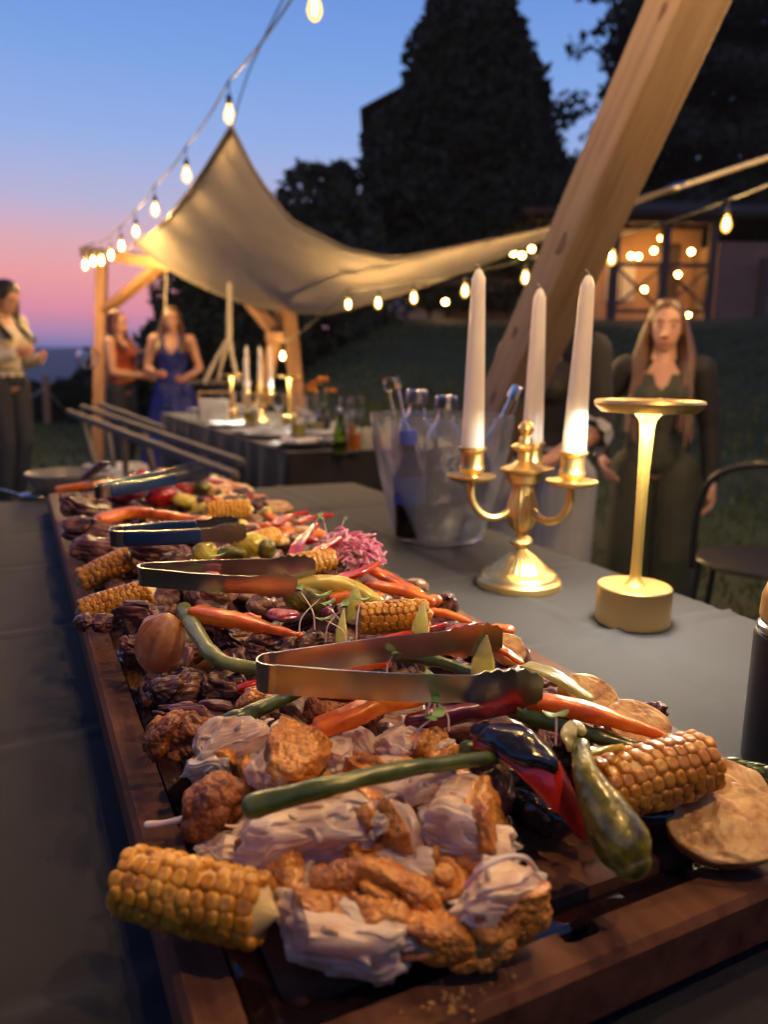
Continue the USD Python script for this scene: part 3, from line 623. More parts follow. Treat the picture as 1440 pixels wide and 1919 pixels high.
def hedge():
    vs = []
    for i in range(13):
        a = math.radians(110 + i * 16)
        v, f = leaf_cloud(2600, 4.4, 0.0, lambda h: 1.5 * np.sin(np.pi * np.clip(h * 0.75 + 0.25, 0, 1)) ** 0.4, 0.20, 160 + i, thr=0.25)
        x, y = 6.5 * math.sin(a), 6.5 * math.cos(a)
        vs.append((v + [x, y, float(ground_z(x, y))], f))
    solo('hedge', cat(*vs), M['leaf'], 'tall dark hedge closing the garden behind the buffet', 'hedge', smooth=False, kind='stuff')
hedge()

# ------------------------------------------------------------------ string lights
M['bulb_glass'] = usdkit.material(stage, '/World/Looks/amber_bulb_glass', {'t': ('transparent_bsdf', {'color': (1.0, 0.86, 0.55)}), 'e': ('emission', {'color': (1.0, 0.50, 0.08), 'strength': 5.0}), 'm': ('mix_closure', {'fac': 0.5})}, [('t.BSDF', 'm.closure1'), ('e.emission', 'm.closure2')], surface='m.closure')
M['filament'] = glow('lit_filament', (1.0, 0.68, 0.36), BULB_L * 5.0)
def make_bulb(name, label, group, top, s=1.0, cord=0.07):
    t = thing(name, label, 'string light', top, group=group)
    part(t, 'cord', tube([(0, 0, 0.004), (0.002, 0, -cord)], 0.004 * s, m=6), M['cable'])
    part(t, 'socket', move(lathe([(0.001, 0.0), (0.012, 0.0), (0.017, -0.008), (0.017, -0.045), (0.014, -0.05), (0.001, -0.05)][::-1], 14), (0, 0, -cord), s=s), M['socket'])
    part(t, 'bulb', move(lathe([(0.0008, -0.152), (0.010, -0.149), (0.022, -0.138), (0.0295, -0.120), (0.030, -0.106), (0.025, -0.085), (0.017, -0.064), (0.0135, -0.05)], 18), (0, 0, -cord), s=s), M['bulb_glass'])
    part(t, 'filament', move(lathe([(0.0008, -0.128), (0.0055, -0.122), (0.0065, -0.10), (0.0045, -0.078), (0.0008, -0.074)], 8), (0, 0, -cord), s=s), M['filament'])
    return t
def festoon(points, cable_extra, name, label, labels, group, cord=0.07, s=1.0):
    tops = []
    for pt, lb in zip(points, labels):
        q = (pt if isinstance(pt, np.ndarray) else D(*pt)) + V(0, 0, cord + 0.10 * s)
        tops.append(q)
        make_bulb(name, lb, group, q, s, cord)
    path = list(cable_extra[0]) + tops + list(cable_extra[1])
    dense = []
    for a, b in zip(path[:-1], path[1:]):
        for k in range(6):
            u = k / 6
            dense.append(a * (1 - u) + b * u - V(0, 0, 0.10 * np.linalg.norm(b - a) * u * (1 - u)))
    dense.append(path[-1])
    solo('light_cable', tube(np.array(dense), 0.006, m=6), M['cable'], label, 'cable')
pts1 = [(160, 497, 7.3), (175, 490, 7.25), (190, 488, 7.15), (208, 478, 7.0), (228, 461, 6.8), (255, 434, 6.45), (291, 393, 5.75), (350, 328, 5.0), (430, 215, 4.2), (590, 15, 3.1), V(0.55, 1.45, 2.45), V(0.68, 0.88, 2.15), V(0.78, 0.38, 1.98), V(0.46, -0.08, 1.84)]
lab1 = ['lowest and leftmost glowing bulb at the far frame corner', 'second glowing bulb from the left at the far frame', 'third glowing bulb from the left at the far frame', 'fourth glowing bulb from the left on the rising cable', 'glowing bulb just left of the sail corner', 'glowing bulb touching the left corner of the sail', 'glowing bulb hanging beside the lower orange edge of the sail', 'glowing bulb hanging beside the upper orange edge of the sail', 'large glowing bulb at the raised peak of the sail', 'largest glowing bulb cut by the top edge of the picture', 'glowing bulb of the left cable above the platter end', 'glowing bulb of the left cable above the candelabra', 'glowing bulb of the left cable above the table lamp', 'glowing bulb of the left cable above the near end of the platter']
festoon(pts1, ([D(152, 476, 8.3)], [V(0.2, -0.6, 2.2)]), 'string_light', 'dark festoon cable climbing from the far frame past the sail peak', lab1, 'bulbs on the left cable')
pts2 = [(530, 667, 6.3), (653, 570, 5.2), (709, 568, 4.95), (776, 558, 4.65), (872, 545, 4.3), (985, 520, 4.1), (1147, 483, 3.7), (1362, 420, 3.3), (1570, 330, 2.55), (1760, 210, 2.0), (2010, 50, 1.6), (2330, -160, 1.35)]
lab2 = ['glowing bulb hanging low between the far trestle legs', 'glowing bulb nearest the lowest point of the sail', 'second glowing bulb right of the sail belly', 'glowing bulb in front of the pale outbuilding', 'glowing bulb just left of the left candle', 'glowing bulb between left and middle candles', 'glowing bulb just right of the slanted beam', 'bright glowing bulb above the woman in black', 'glowing bulb of the same cable outside the right edge', 'glowing bulb of the right cable beside the near table', 'glowing bulb of the right cable above the pepper mill', 'nearest glowing bulb of the right cable']
festoon(pts2, ([D(535, 560, 6.4)], [D(2700, -400, 1.2)]), 'festoon_bulb', 'dark cable of the right hand string lights', lab2, 'bulbs on the right cable', cord=0.03, s=0.72)
fb = ico(2)
lab3 = {(1240, 447): 'small warm fairy light under the roof, highest of the house lights', (1183, 480): 'left of the twin fairy lights on the lit wall', (1197, 481): 'right of the twin fairy lights on the lit wall', (1271, 515): 'fairy light over the terrace rail above the woman', (1157, 505): 'fairy light at the left terrace post', (1208, 543): 'fairy light low behind the terrace rail', (963, 475): 'leftmost of the three fairy lights left of the beam', (979, 479): 'middle of the three fairy lights left of the beam', (997, 467): 'rightmost and highest of the three fairy lights left of the beam', (835, 566): 'tiny fairy light between outbuilding and left candle', (1290, 590): 'tiny warm light at the right terrace post foot', (1142, 468): 'fairy light under the eave by the left terrace post', (1226, 470): 'fairy light under the eave above the terrace cross brace', (1296, 472): 'fairy light under the eave by the right terrace post', (1340, 500): 'fairy light on the brown side wall'}
for (x, y), lb in lab3.items():
    d = 19.9 if x > 1100 else 19.0
    t = thing('fairy_light', lb, 'string light', D(x, y, d), group=None)
    part(t, 'bulb', (fb[0] * 0.062, fb[1]), M['far_bulb'])
    part(t, 'socket', lathe([(0.001, 0.05), (0.03, 0.05), (0.03, 0.12), (0.001, 0.13)], 8), M['socket'])
# ------------------------------------------------------------------ the buffet table under charcoal cloth
TX0, TX1, TY0, TY1 = -0.30, 0.846, 0.10, 1.93
def table_cloth(x0, x1, y0, y1, zt, seed, creases_y=(), creases_x=(), drop=0.6, nx=110, ny=170, folds=0.03):
    xs, ys = np.linspace(x0, x1, nx), np.linspace(y0, y1, ny)
    X, Y = np.meshgrid(xs, ys, indexing='ij')
    Z = np.full_like(X, zt) + 0.0040 * (fbm(np.stack([X * 4, Y * 3, X * 0], -1) + seed, 4, seed) - 0.5)
    for cy, sl, h in creases_y:
        dd = Y - (cy + sl * (X - x0) + 0.004 * np.sin(X * 11))
        Z += h * np.exp(-(dd / 0.004) ** 2) - 0.4 * h * np.exp(-((dd - 0.014) / 0.010) ** 2)
    for cx, sl, h in creases_x:
        dd = X - (cx + sl * (Y - y0) + 0.003 * np.sin(Y * 9))
        Z += h * np.exp(-(dd / 0.005) ** 2)
    top = (np.stack([X, Y, Z], -1).reshape(-1, 3), grid_faces(nx, ny, False))
    # the hanging skirt, with soft folds
    per = [(x, y0) for x in np.linspace(x0, x1, 70)[:-1]] + [(x1, y) for y in np.linspace(y0, y1, 130)[:-1]] + [(x, y1) for x in np.linspace(x1, x0, 70)[:-1]] + [(x0, y) for y in np.linspace(y1, y0, 130)[:-1]]
    per = np.array(per); c = per.mean(0)
    nrm = np.zeros_like(per)
    nrm[np.isclose(per[:, 1], y0)] += [0, -1]; nrm[np.isclose(per[:, 0], x1)] += [1, 0]; nrm[np.isclose(per[:, 1], y1)] += [0, 1]; nrm[np.isclose(per[:, 0], x0)] += [-1, 0]
    nrm = nrm / np.linalg.norm(nrm, axis=1, keepdims=True)
    s = np.cumsum(np.r_[0, np.linalg.norm(np.diff(per, axis=0), axis=1)])
    rows = []
    for k in np.linspace(0, 1, 10):
        w = folds * k * (0.4 + np.sin(s * 21 + 2.2 * noise(np.stack([s * 2, s * 0, s * 0], -1), seed) * 3) * 0.8 + 0.5 * noise(np.stack([s * 7, s * 0 + k * 1.5, s * 0], -1), seed + 2))
        off = 0.004 * min(1, k * 6) + w
        q = per + nrm * off[:, None]
        rows.append(np.column_stack([q, np.full(len(q), zt - 0.001 - (0.004 if 0 < k < 0.2 else 0) - k * drop)]))
    sk = (np.vstack(rows), grid_faces(len(rows), len(per)))
    return top, sk
t1 = thing('buffet_table', 'near table under a charcoal cloth carrying the long wooden platter', 'table')
for x in (TX0 + 0.08, TX1 - 0.08):
    for y in (TY0 + 0.08, TY1 - 0.08):
        part(t1, 'leg', box((x - 0.025, y - 0.025, 0), (x + 0.025, y + 0.025, TABLE_Z - 0.03)), M['black'])
part(t1, 'table_top', box((TX0 + 0.006, TY0 + 0.006, TABLE_Z - 0.03), (TX1 - 0.006, TY1 - 0.006, TABLE_Z - 0.004)), M['dark_wood'])
c1 = thing('tablecloth', 'charcoal cloth with fold creases spread over the near buffet table', 'tablecloth')
cy = float(P(1200, 1190, TABLE_Z)[1])
top, sk = table_cloth(TX0, TX1, TY0, TY1, TABLE_Z, 3, [(cy, 0.02, 0.0046), (cy + 0.31, -0.01, 0.0036), (cy + 0.62, 0.012, 0.0044), (cy + 0.93, 0.0, 0.0034), (cy - 0.29, 0.0, 0.0034)], [(0.62, 0.005, 0.0030), (-0.05, 0.0, 0.0034)])
part(c1, 'top', top, M['cloth'], smooth=True)
part(c1, 'skirt', sk, M['cloth'], smooth=True)

# ------------------------------------------------------------------ the long dining table behind
UX0, UX1, UY0, UY1 = 0.93, 1.78, 2.74, 5.55
t2 = thing('dining_table', 'long laid dining table under a dark cloth beneath the sail', 'table')
for x in (UX0 + 0.08, UX1 - 0.08):
    for y in (UY0 + 0.08, UY1 - 0.08):
        part(t2, 'leg', box((x - 0.03, y - 0.03, 0), (x + 0.03, y + 0.03, TABLE_Z - 0.03)), M['black'])
part(t2, 'table_top', box((UX0 + 0.006, UY0 + 0.006, TABLE_Z - 0.03), (UX1 - 0.006, UY1 - 0.006, TABLE_Z - 0.004)), M['dark_wood'])
c2 = thing('tablecloth', 'dark cloth hanging in folds over the long dining table under the sail', 'tablecloth')
top, sk = table_cloth(UX0, UX1, UY0, UY1, TABLE_Z, 9, [(UY0 + 0.6, 0, 0.002), (UY0 + 1.3, 0.0, 0.002)], [], nx=50, ny=110, folds=0.045)
part(c2, 'top', top, M['cloth'], smooth=True)
part(c2, 'skirt', sk, M['cloth'], smooth=True)

# ------------------------------------------------------------------ candelabra and candles
def candelabra(name, label, loc, rot, S_=0.935):
    def part(p, n, m, mt, t=None, **k):
        return make_part(p, n, move(m, s=S_), mt, t=None if t is None else np.asarray(t) * S_, **k)
    t = thing(name, label, 'candelabra', loc, rotz(rot))
    fl = lambda n, z0, z1, d: (lambda z, a: 1 + d * np.cos(a * n) * ((z > z0) & (z < z1)))
    part(t, 'base', lathe([(0.001, 0.0), (0.066, 0.0), (0.0675, 0.004), (0.066, 0.011), (0.061, 0.015), (0.060, 0.019), (0.056, 0.023), (0.047, 0.027), (0.045, 0.030), (0.034, 0.041), (0.024, 0.050), (0.014, 0.057), (0.010, 0.061), (0.001, 0.062)], 96, fl(30, 0.029, 0.055, 0.022)), M['brass'], smooth=35)
    part(t, 'knop', lathe([(0.001, 0.061), (0.009, 0.061), (0.0095, 0.064), (0.016, 0.068), (0.0185, 0.073), (0.016, 0.078), (0.009, 0.082), (0.0085, 0.088), (0.012, 0.091), (0.001, 0.0915)], 64, fl(18, 0.067, 0.080, 0.05)), M['brass'], smooth=35)
    part(t, 'stem', lathe([(0.001, 0.0905), (0.0125, 0.0905), (0.019, 0.098), (0.0245, 0.110), (0.0255, 0.118), (0.023, 0.132), (0.0195, 0.146), (0.0175, 0.158), (0.018, 0.164), (0.001, 0.1645)], 72, fl(16, 0.094, 0.160, 0.045)), M['brass'], smooth=35)
    part(t, 'bowl', lathe([(0.001, 0.164), (0.020, 0.164), (0.026, 0.167), (0.0275, 0.180), (0.036, 0.184), (0.037, 0.188), (0.030, 0.191), (0.018, 0.196), (0.012, 0.200), (0.0115, 0.214), (0.001, 0.2145)], 56), M['brass'], smooth=35)
    part(t, 'finial', lathe([(0.001, 0.214), (0.011, 0.214), (0.020, 0.218), (0.0215, 0.222), (0.018, 0.225), (0.0105, 0.228), (0.0095, 0.236), (0.0065, 0.239), (0.0105, 0.244), (0.0122, 0.250), (0.010, 0.256), (0.005, 0.261), (0.001, 0.263)], 48, fl(14, 0.216, 0.226, 0.05)), M['brass'], smooth=35)
    spots = []
    for a in (math.radians(-48), math.radians(-165), math.radians(72)):
        d = V(math.cos(a), math.sin(a), 0)
        Rr, zc = 0.087, 0.166
        cx, rad = Rr * 0.5 + 0.004, Rr * 0.5 - 0.004
        pts = [d * 0.010 + V(0, 0, zc + 0.006)] + [d * (cx - rad * math.cos(q)) + V(0, 0, zc - 0.010 - 0.044 * math.sin(q)) for q in np.linspace(0.0, math.pi, 18)] + [d * Rr + V(0, 0, zc + 0.006)]
        part(t, 'arm', loft(np.array(pts), 0.0058, m=14, caps=2, upv=np.cross(d, V(0, 0, 1))), M['brass'], smooth=True)
        part(t, 'drip_pan', lathe([(0.001, 0.168), (0.010, 0.168), (0.030, 0.172), (0.0375, 0.177), (0.0378, 0.180), (0.034, 0.1805), (0.012, 0.176), (0.011, 0.180), (0.001, 0.181)], 56), M['brass'], smooth=35, t=d * Rr)
        part(t, 'socket', lathe([(0.001, 0.179), (0.0115, 0.179), (0.018, 0.186), (0.0195, 0.191), (0.0175, 0.197), (0.0172, 0.212), (0.0185, 0.216), (0.0215, 0.219), (0.0215, 0.222), (0.0165, 0.2225), (0.0160, 0.204), (0.001, 0.2035)], 48), M['brass'], smooth=35, t=d * Rr)
        spots.append(V(*loc) + rotz(rot) @ (d * Rr * S_))
    return t, spots
def candle(label, loc, z0, L, group=None, lean=(0, 0), tip=0.0085):
    t = thing('taper_candle', label, 'candle', (loc[0], loc[1], loc[2] + z0), roty(lean[0]) @ rotx(lean[1]), group=group)
    n = 12
    prof = [(0.001, 0.0), (0.0142, 0.0), (0.0158, 0.014)] + [(0.0162 - 0.0070 * (k / n) ** 1.1, 0.016 + (L - 0.028) * k / n) for k in range(n + 1)] + [(tip * 0.78, L - 0.006), (tip * 0.45, L), (0.001, L + 0.0015)]
    part(t, 'wax', roughen(lathe(prof, 40), 0.0003, 60, 4), M['candle'], smooth=True)
    part(t, 'wick', tube(smooth_curve([(0, 0, L - 0.001), (0.0005, 0, L + 0.004), (-0.004, 0.001, L + 0.0075)], 6), 0.0009, m=6), M['wick'])
    return t
c0 = P(972, 1097, TABLE_Z)
cand, spots = candelabra('candelabra', 'polished brass three armed candelabra standing beside the ice bucket on the near table', c0, -YAW)
for s, lb, L in zip(spots, ('right hand white taper candle, its foot brightly lit by the table lamp', 'left hand white taper candle in front of the ice bucket', 'middle white taper candle behind the brass finial'), (0.246, 0.257, 0.243)):
    candle(lb, s, 0.2045 * 0.935, L, lean={'r': (0.03, 0.0)}.get(lb[0], (0.0, 0.0)))
q2 = P(487, 792, TABLE_Z)
copy_of(cand, 'second brass candelabra far down the long dining table', q2, rotz(-YAW + 0.4))
for s, lb in zip([q2 + rotz(-YAW + 0.4) @ rotz(YAW) @ (sp - c0) for sp in spots], ('right hand pale candle in the far candelabra', 'left hand pale candle in the far candelabra', 'middle pale candle in the far candelabra')):
    candle(lb, s, 0.2045 * 0.935, 0.255)
candle('lone pale candle standing left of the far candelabra', P(462, 790, TABLE_Z), 0.12, 0.27)
st = thing('candle_holder', 'short brass holder under the lone pale candle on the dining table', 'candle holder', P(462, 790, TABLE_Z))
part(st, 'foot', lathe([(0.001, 0), (0.045, 0), (0.045, 0.006), (0.012, 0.014), (0.001, 0.0145)], 28), M['brass'], smooth=35)
part(st, 'stem', lathe([(0.001, 0.014), (0.009, 0.0145), (0.007, 0.06), (0.012, 0.10), (0.020, 0.106), (0.020, 0.135), (0.017, 0.135), (0.0165, 0.12), (0.001, 0.1195)], 28), M['brass'], smooth=35)

# ------------------------------------------------------------------ table lamps
def lamp(label, loc):
    t = thing('table_lamp', label, 'table lamp', loc, rotz(0.3))
    part(t, 'base', lathe([(0.001, 0.0), (0.0445, 0.0), (0.046, 0.0015), (0.046, 0.0475), (0.0446, 0.049), (0.001, 0.0495)], 72), M['brushed'], smooth=35)
    part(t, 'stem', lathe([(0.001, 0.049), (0.0135, 0.0495), (0.0085, 0.0555), (0.0068, 0.064), (0.0062, 0.10), (0.0068, 0.19), (0.0082, 0.248), (0.0095, 0.256), (0.0165, 0.266), (0.0175, 0.2695), (0.001, 0.27)], 40), M['satin'], smooth=35)
    part(t, 'led_plate', lathe([(0.022, 0.2692), (0.049, 0.2692), (0.049, 0.2705), (0.022, 0.2705)], 48), M['led'], smooth=False)
    part(t, 'head', lathe([(0.0185, 0.2715), (0.051, 0.2715), (0.0515, 0.267), (0.056, 0.267), (0.0635, 0.274), (0.065, 0.278), (0.0635, 0.281), (0.060, 0.2818), (0.001, 0.2822)], 72), M['brass'], smooth=35)
    return t
l0 = lamp('lit slender brass table lamp with flat round head on the near table', P(1185, 1165, TABLE_Z))
copy_of(l0, 'lit table lamp at the middle of the long dining table', P(542, 796, TABLE_Z))
copy_of(l0, 'lit table lamp nearest the blue dress on the long dining table', P(436, 783, TABLE_Z))

# ------------------------------------------------------------------ ice bucket with bottles
bq = P(822, 1008, TABLE_Z)
bk = thing('ice_bucket', 'clear faceted ice bucket full of bottles and melting ice behind the candelabra', 'ice bucket', bq)
fac = lambda z, a: 1 + 0.012 * np.cos(a * 10)
outer = [(0.001, 0.0), (0.079, 0.0), (0.084, 0.006), (0.096, 0.05), (0.115, 0.12), (0.129, 0.19), (0.134, 0.232)]
inner = [(0.131, 0.234), (0.126, 0.19), (0.112, 0.12), (0.093, 0.052), (0.081, 0.010), (0.001, 0.009)]
part(bk, 'bucket', lathe(outer + [(0.1335, 0.235)] + inner, 80, fac), M['acrylic'], smooth=50)
gi = np.random.default_rng(21)
bottle_xy = {'water': (0.0, -0.022, 0.085), 'water2': (-0.045, 0.045, 0.09), 'tilt': (-0.085, 0.01, 0.0), 'right': (0.075, 0.02, 0.0), 'cola': (-0.052, -0.045, 0.0)}
made = 0
while made < 75:
    a, r, z = gi.uniform(0, 6.28), math.sqrt(gi.random()), gi.uniform(0.02, 0.155)
    R = 0.082 + 0.2 * z - 0.022
    x, y = r * R * math.cos(a), r * R * math.sin(a)
    s = gi.uniform(0.022, 0.032)
    if any(math.hypot(x - bx, y - by) < 0.046 for bx, by in ((0.0, -0.022), (-0.045, 0.045), (-0.055, -0.05), (0.065, 0.02))):
        continue
    m = rbox((s, s * gi.uniform(0.8, 1.1), s), 0.005, 6)
    solo('ice_cube', m, M['ice'], 'clear melting ice cube inside the ice bucket', 'ice cube', smooth=True, t=bq + V(x, y, z), R=rotz(gi.uniform(0, 6)) @ rotx(gi.uniform(0, 6)), group='ice cubes in the bucket')
    made += 1
def bottle(label, loc, R, prof, mats, capname='cap', cap=None, label_band=None, printed=True):
    t = thing('bottle', label, 'bottle', loc, R)
    inn = [(max(r - 0.003, 0.0008), z + (0.004 if i == 0 else 0)) for i, (r, z) in enumerate(prof)][::-1]
    part(t, 'body', lathe([(0.0008, 0.0)] + list(prof) + inn + [(0.0008, 0.005)], 40), mats, smooth=45)
    r, z = prof[-1]
    part(t, 'cap', lathe([(0.0008, 0), (r + 0.003, 0), (r + 0.004, 0.003), (r + 0.004, 0.022), (r + 0.002, 0.026), (0.0008, 0.0265)], 32, lambda zz, a: 1 + 0.02 * np.cos(a * 24) * ((zz > 0.002) & (zz < 0.023))), cap or M['cap'], smooth=35, t=(0, 0, z - 0.014))
    if label_band:
        z0, z1, mt = label_band
        rr = max(p[0] for p in prof) + 0.0012
        part(t, 'label', lathe([(rr, z0), (rr, z1)], 40), mt, smooth=True)
    return t
wprof = [(0.038, 0.001), (0.040, 0.006), (0.040, 0.155), (0.0385, 0.175), (0.030, 0.195), (0.019, 0.212), (0.0165, 0.225), (0.0165, 0.246)]
Rw = rotz(-YAW)
w1 = bottle('upright clear water bottle with silver cap, nearest in the ice bucket', bq + Rw @ V(0.005, -0.03, 0.012), rotz(0.2), wprof, M['glass'])
for zz in (0.055, 0.095):
    part(w1, 'print', move(rbox((0.020, 0.0006, 0.022), 0.0002, 4), (0.0, 0, 0)), M['print'], t=Rw @ V(-0.008, -0.0405, zz), R=Rw)
bottle('clear water bottle with silver cap at the back left of the ice bucket', bq + Rw @ V(-0.045, 0.045, 0.02), rotz(0.2), wprof, M['glass'])
tprof = [(0.026, 0.001), (0.0275, 0.006), (0.0275, 0.14), (0.023, 0.165), (0.015, 0.19), (0.0125, 0.21), (0.0125, 0.268)]
bottle('clear bottle leaning left out of the ice bucket', bq + Rw @ V(-0.035, 0.0, 0.03), Rw @ roty(-0.22), tprof, M['glass'], cap=M['glass'])
bottle('clear bottle with silver cap leaning right out of the ice bucket', bq + Rw @ V(0.035, 0.03, 0.03), Rw @ roty(0.42), tprof, M['glass'])
cprof = [(0.026, 0.001), (0.0285, 0.006), (0.0275, 0.06), (0.0285, 0.10), (0.024, 0.125), (0.015, 0.15), (0.0125, 0.168), (0.0125, 0.185)]
ck = bottle('dark cola bottle with blue label and blue cap inside the ice bucket', bq + Rw @ V(-0.055, -0.048, 0.012), Rw @ roty(-0.04), cprof, M['brown_glass'], cap=M['blue_cap'], label_band=(0.065, 0.115, M['blue_label']))
part(ck, 'drink', lathe([(0.0008, 0.006), (0.0235, 0.008), (0.0235, 0.125), (0.0008, 0.126)], 24), M['cola'], smooth=40)

# ------------------------------------------------------------------ pepper mill at the right edge
mq = P(1482, 1432, TABLE_Z)
ml = thing('pepper_mill', 'charcoal cylinder with a brass cap at the right edge of the near table', 'pepper mill', mq)
part(ml, 'body', lathe([(0.001, 0.0), (0.036, 0.0), (0.0375, 0.002), (0.0375, 0.108), (0.0365, 0.1105), (0.001, 0.111)], 64), M['mill'], smooth=35)
part(ml, 'collar', lathe([(0.001, 0.111), (0.0345, 0.111), (0.0355, 0.113), (0.0355, 0.117), (0.033, 0.119), (0.033, 0.122), (0.001, 0.1225)], 64), M['steel'], smooth=35)
part(ml, 'cap', lathe([(0.001, 0.122), (0.034, 0.122), (0.035, 0.124), (0.0345, 0.14), (0.030, 0.153), (0.020, 0.162), (0.001, 0.166)], 64), M['brushed'], smooth=35)

# ------------------------------------------------------------------ bowl and spoon at the far left of the near table
wq = P(132, 926, TABLE_Z)
bw = thing('serving_bowl', 'shallow grey serving bowl beyond the far end of the platter', 'bowl', wq)
part(bw, 'bowl', lathe([(0.001, 0), (0.06, 0), (0.085, 0.02), (0.10, 0.052), (0.102, 0.055), (0.099, 0.056), (0.082, 0.024), (0.058, 0.008), (0.001, 0.007)], 48), M['grey_plate'], smooth=45)
part(bw, 'sauce', roughen(lathe([(0.001, 0.016), (0.070, 0.016), (0.088, 0.034), (0.001, 0.036)], 40), 0.003, 60, 2), M['mushroom'], smooth=True)
sp = P(62, 934, TABLE_Z + 0.004)
s_ = thing('serving_spoon', 'shiny steel spoon lying left of the grey serving bowl', 'spoon', sp, rotz(2.4))
part(s_, 'bowl', blob(3, (0.034, 0.022, 0.008)), M['steel'], smooth=True, t=(0, 0, 0.006))
part(s_, 'handle', loft([(0.03, 0, 0.006), (0.09, 0, 0.016), (0.17, 0, 0.006)], [0.004, 0.005, 0.009], 0.0014, m=10), M['steel'], smooth=True)

# ------------------------------------------------------------------ things on the dining table
def wineglass(label, loc, s=1.0):
    t = thing('wine_glass', label, 'wine glass', loc)
    part(t, 'glass', move(lathe([(0.001, 0.0), (0.034, 0.0), (0.034, 0.0015), (0.008, 0.005), (0.0038, 0.012), (0.0036, 0.08), (0.010, 0.09), (0.030, 0.106), (0.040, 0.13), (0.039, 0.16), (0.033, 0.195), (0.0322, 0.195), (0.038, 0.16), (0.0388, 0.13), (0.029, 0.108), (0.010, 0.0925), (0.001, 0.091)], 32), s=s), M['glass'], smooth=45)
    return t
wg0 = None
for x, y, lb in [(452, 800, 'wine glass between the two far table lamps'), (478, 806, 'wine glass in front of the far candelabra'), (425, 786, 'wine glass beside the nearer side of the first far lamp'), (566, 806, 'wine glass right of the middle table lamp'), (585, 822, 'wine glass at the middle of the dining table'), (522, 800, 'wine glass left of the middle table lamp'), (650, 822, 'wine glass in front of the orange drinks'), (668, 818, 'wine glass beside the ice bucket'), (602, 796, 'wine glass in front of the flowers')]:
    if wg0 is None:
        wg0 = wineglass(lb, P(x, y, TABLE_Z)); continue
    copy_of(wg0, lb, P(x, y, TABLE_Z), rotz(x))
def plate(label, loc, R_, mt, food=None):
    t = thing('plate', label, 'plate', loc)
    part(t, 'plate', lathe([(0.001, 0.0), (R_ * 0.62, 0.0), (R_, 0.016), (R_ * 0.985, 0.0185), (R_ * 0.6, 0.004), (0.001, 0.0035)], 48), mt, smooth=45)
    return t
for x, y, R_, mt, lb in [(432, 798, 0.13, 'plate', 'white plate nearest the white card box'), (508, 818, 0.13, 'plate', 'white plate in front of the middle lamp'), (478, 812, 0.12, 'plate', 'white plate left of the middle lamp'), (562, 836, 0.13, 'dark_plate', 'dark plate at the near edge of the dining table'), (566, 828, 0.10, 'plate', 'white side plate behind the dark plate'), (606, 816, 0.12, 'plate', 'white plate under the flowers'), (640, 832, 0.11, 'dark_plate', 'dark plate near the ice bucket')]:
    t = plate(lb, P(x, y, TABLE_Z + 0.004), R_, M[mt])
    if 'dark' in mt:
        solo('napkin', roughen(rbox((0.13, 0.09, 0.012), 0.005, 6), 0.002, 40, x), M['linen'], 'folded pale napkin lying on the ' + lb.replace('dark plate', 'dark plate'), 'napkin', smooth=40, t=P(x, y, TABLE_Z + 0.004) + V(0, 0, 0.022), R=rotz(0.5))
def tumbler(name, label, x, y, drink, r=0.034, h=0.11):
    t = thing(name, label, 'glass', P(x, y, TABLE_Z))
    part(t, 'glass', lathe([(0.001, 0), (r * 0.86, 0), (r, h), (r - 0.002, h), (r * 0.86 - 0.002, 0.006), (0.001, 0.006)], 32), M['glass'], smooth=45)
    part(t, 'drink', lathe([(0.001, 0.008), (r * 0.86 - 0.0035, 0.008), (r * 0.94 - 0.0035, h * 0.62), (0.001, h * 0.62)], 28), drink, smooth=45)
tumbler('tumbler', 'tumbler of orange drink left of the ice bucket', 664, 846, M['orange_drink'])
tumbler('tumbler', 'taller glass of orange drink behind the tumbler', 656, 832, M['orange_drink'], h=0.13)
tumbler('drink_jar', 'jar of yellow drink right of the dark plate', 560, 826, M['yellow_drink'], 0.04, 0.12)
tumbler('drink_jar', 'jar of yellow drink below the far candles', 470, 800, M['yellow_drink'], 0.045, 0.12)
tumbler('drink_jar', 'jar of yellow drink left of the flowers', 590, 812, M['yellow_drink'], 0.05, 0.09)
bprof = [(0.026, 0.001), (0.0275, 0.006), (0.0275, 0.075), (0.022, 0.10), (0.013, 0.125), (0.0115, 0.16)]
bottle('small green bottle on the near corner of the dining table', P(637, 850, TABLE_Z), rotz(0), bprof, M['green_glass'])
fq = P(606, 806, TABLE_Z)
vs = thing('flower_vase', 'small vase of orange flowers on the far side of the dining table', 'flowers', fq)
part(vs, 'vase', lathe([(0.001, 0), (0.03, 0), (0.042, 0.04), (0.036, 0.08), (0.024, 0.10), (0.028, 0.11), (0.026, 0.11), (0.022, 0.1), (0.001, 0.06)], 28), M['dark_plate'], smooth=45)
for i in range(9):
    a = i * 2.4; tip = V(0.10 * math.cos(a) * (0.4 + 0.6 * (i % 3) / 2), 0.08 * math.sin(a), 0.20 + 0.02 * (i % 4))
    fl = part(vs, 'flower_stem', tube(smooth_curve([(0, 0, 0.06), tip * V(0.4, 0.4, 0.7), tip], 6), 0.002, m=5), M['stem'])
    if i % 3 != 2:
        m = []
        for k in range(14):
            b = k * 2.399; rr = 0.026 * math.sqrt((k + 1) / 14)
            m.append(move(blob(1, (0.013, 0.008, 0.003)), tip + V(rr * math.cos(b), rr * math.sin(b), 0.004 + 0.010 * (1 - k / 14)), rotz(b) @ roty(-0.7)))
        part(fl, 'bloom', cat(*m), M['flower'], smooth=True)
cq = P(402, 788, TABLE_Z)
cb = thing('card_box', 'white card box with a wooden lid frame on the far end of the dining table', 'box', cq, rotz(-YAW + 0.1))
part(cb, 'card', rbox((0.17, 0.10, 0.13), 0.004), M['linen'], t=(0, 0, 0.065))
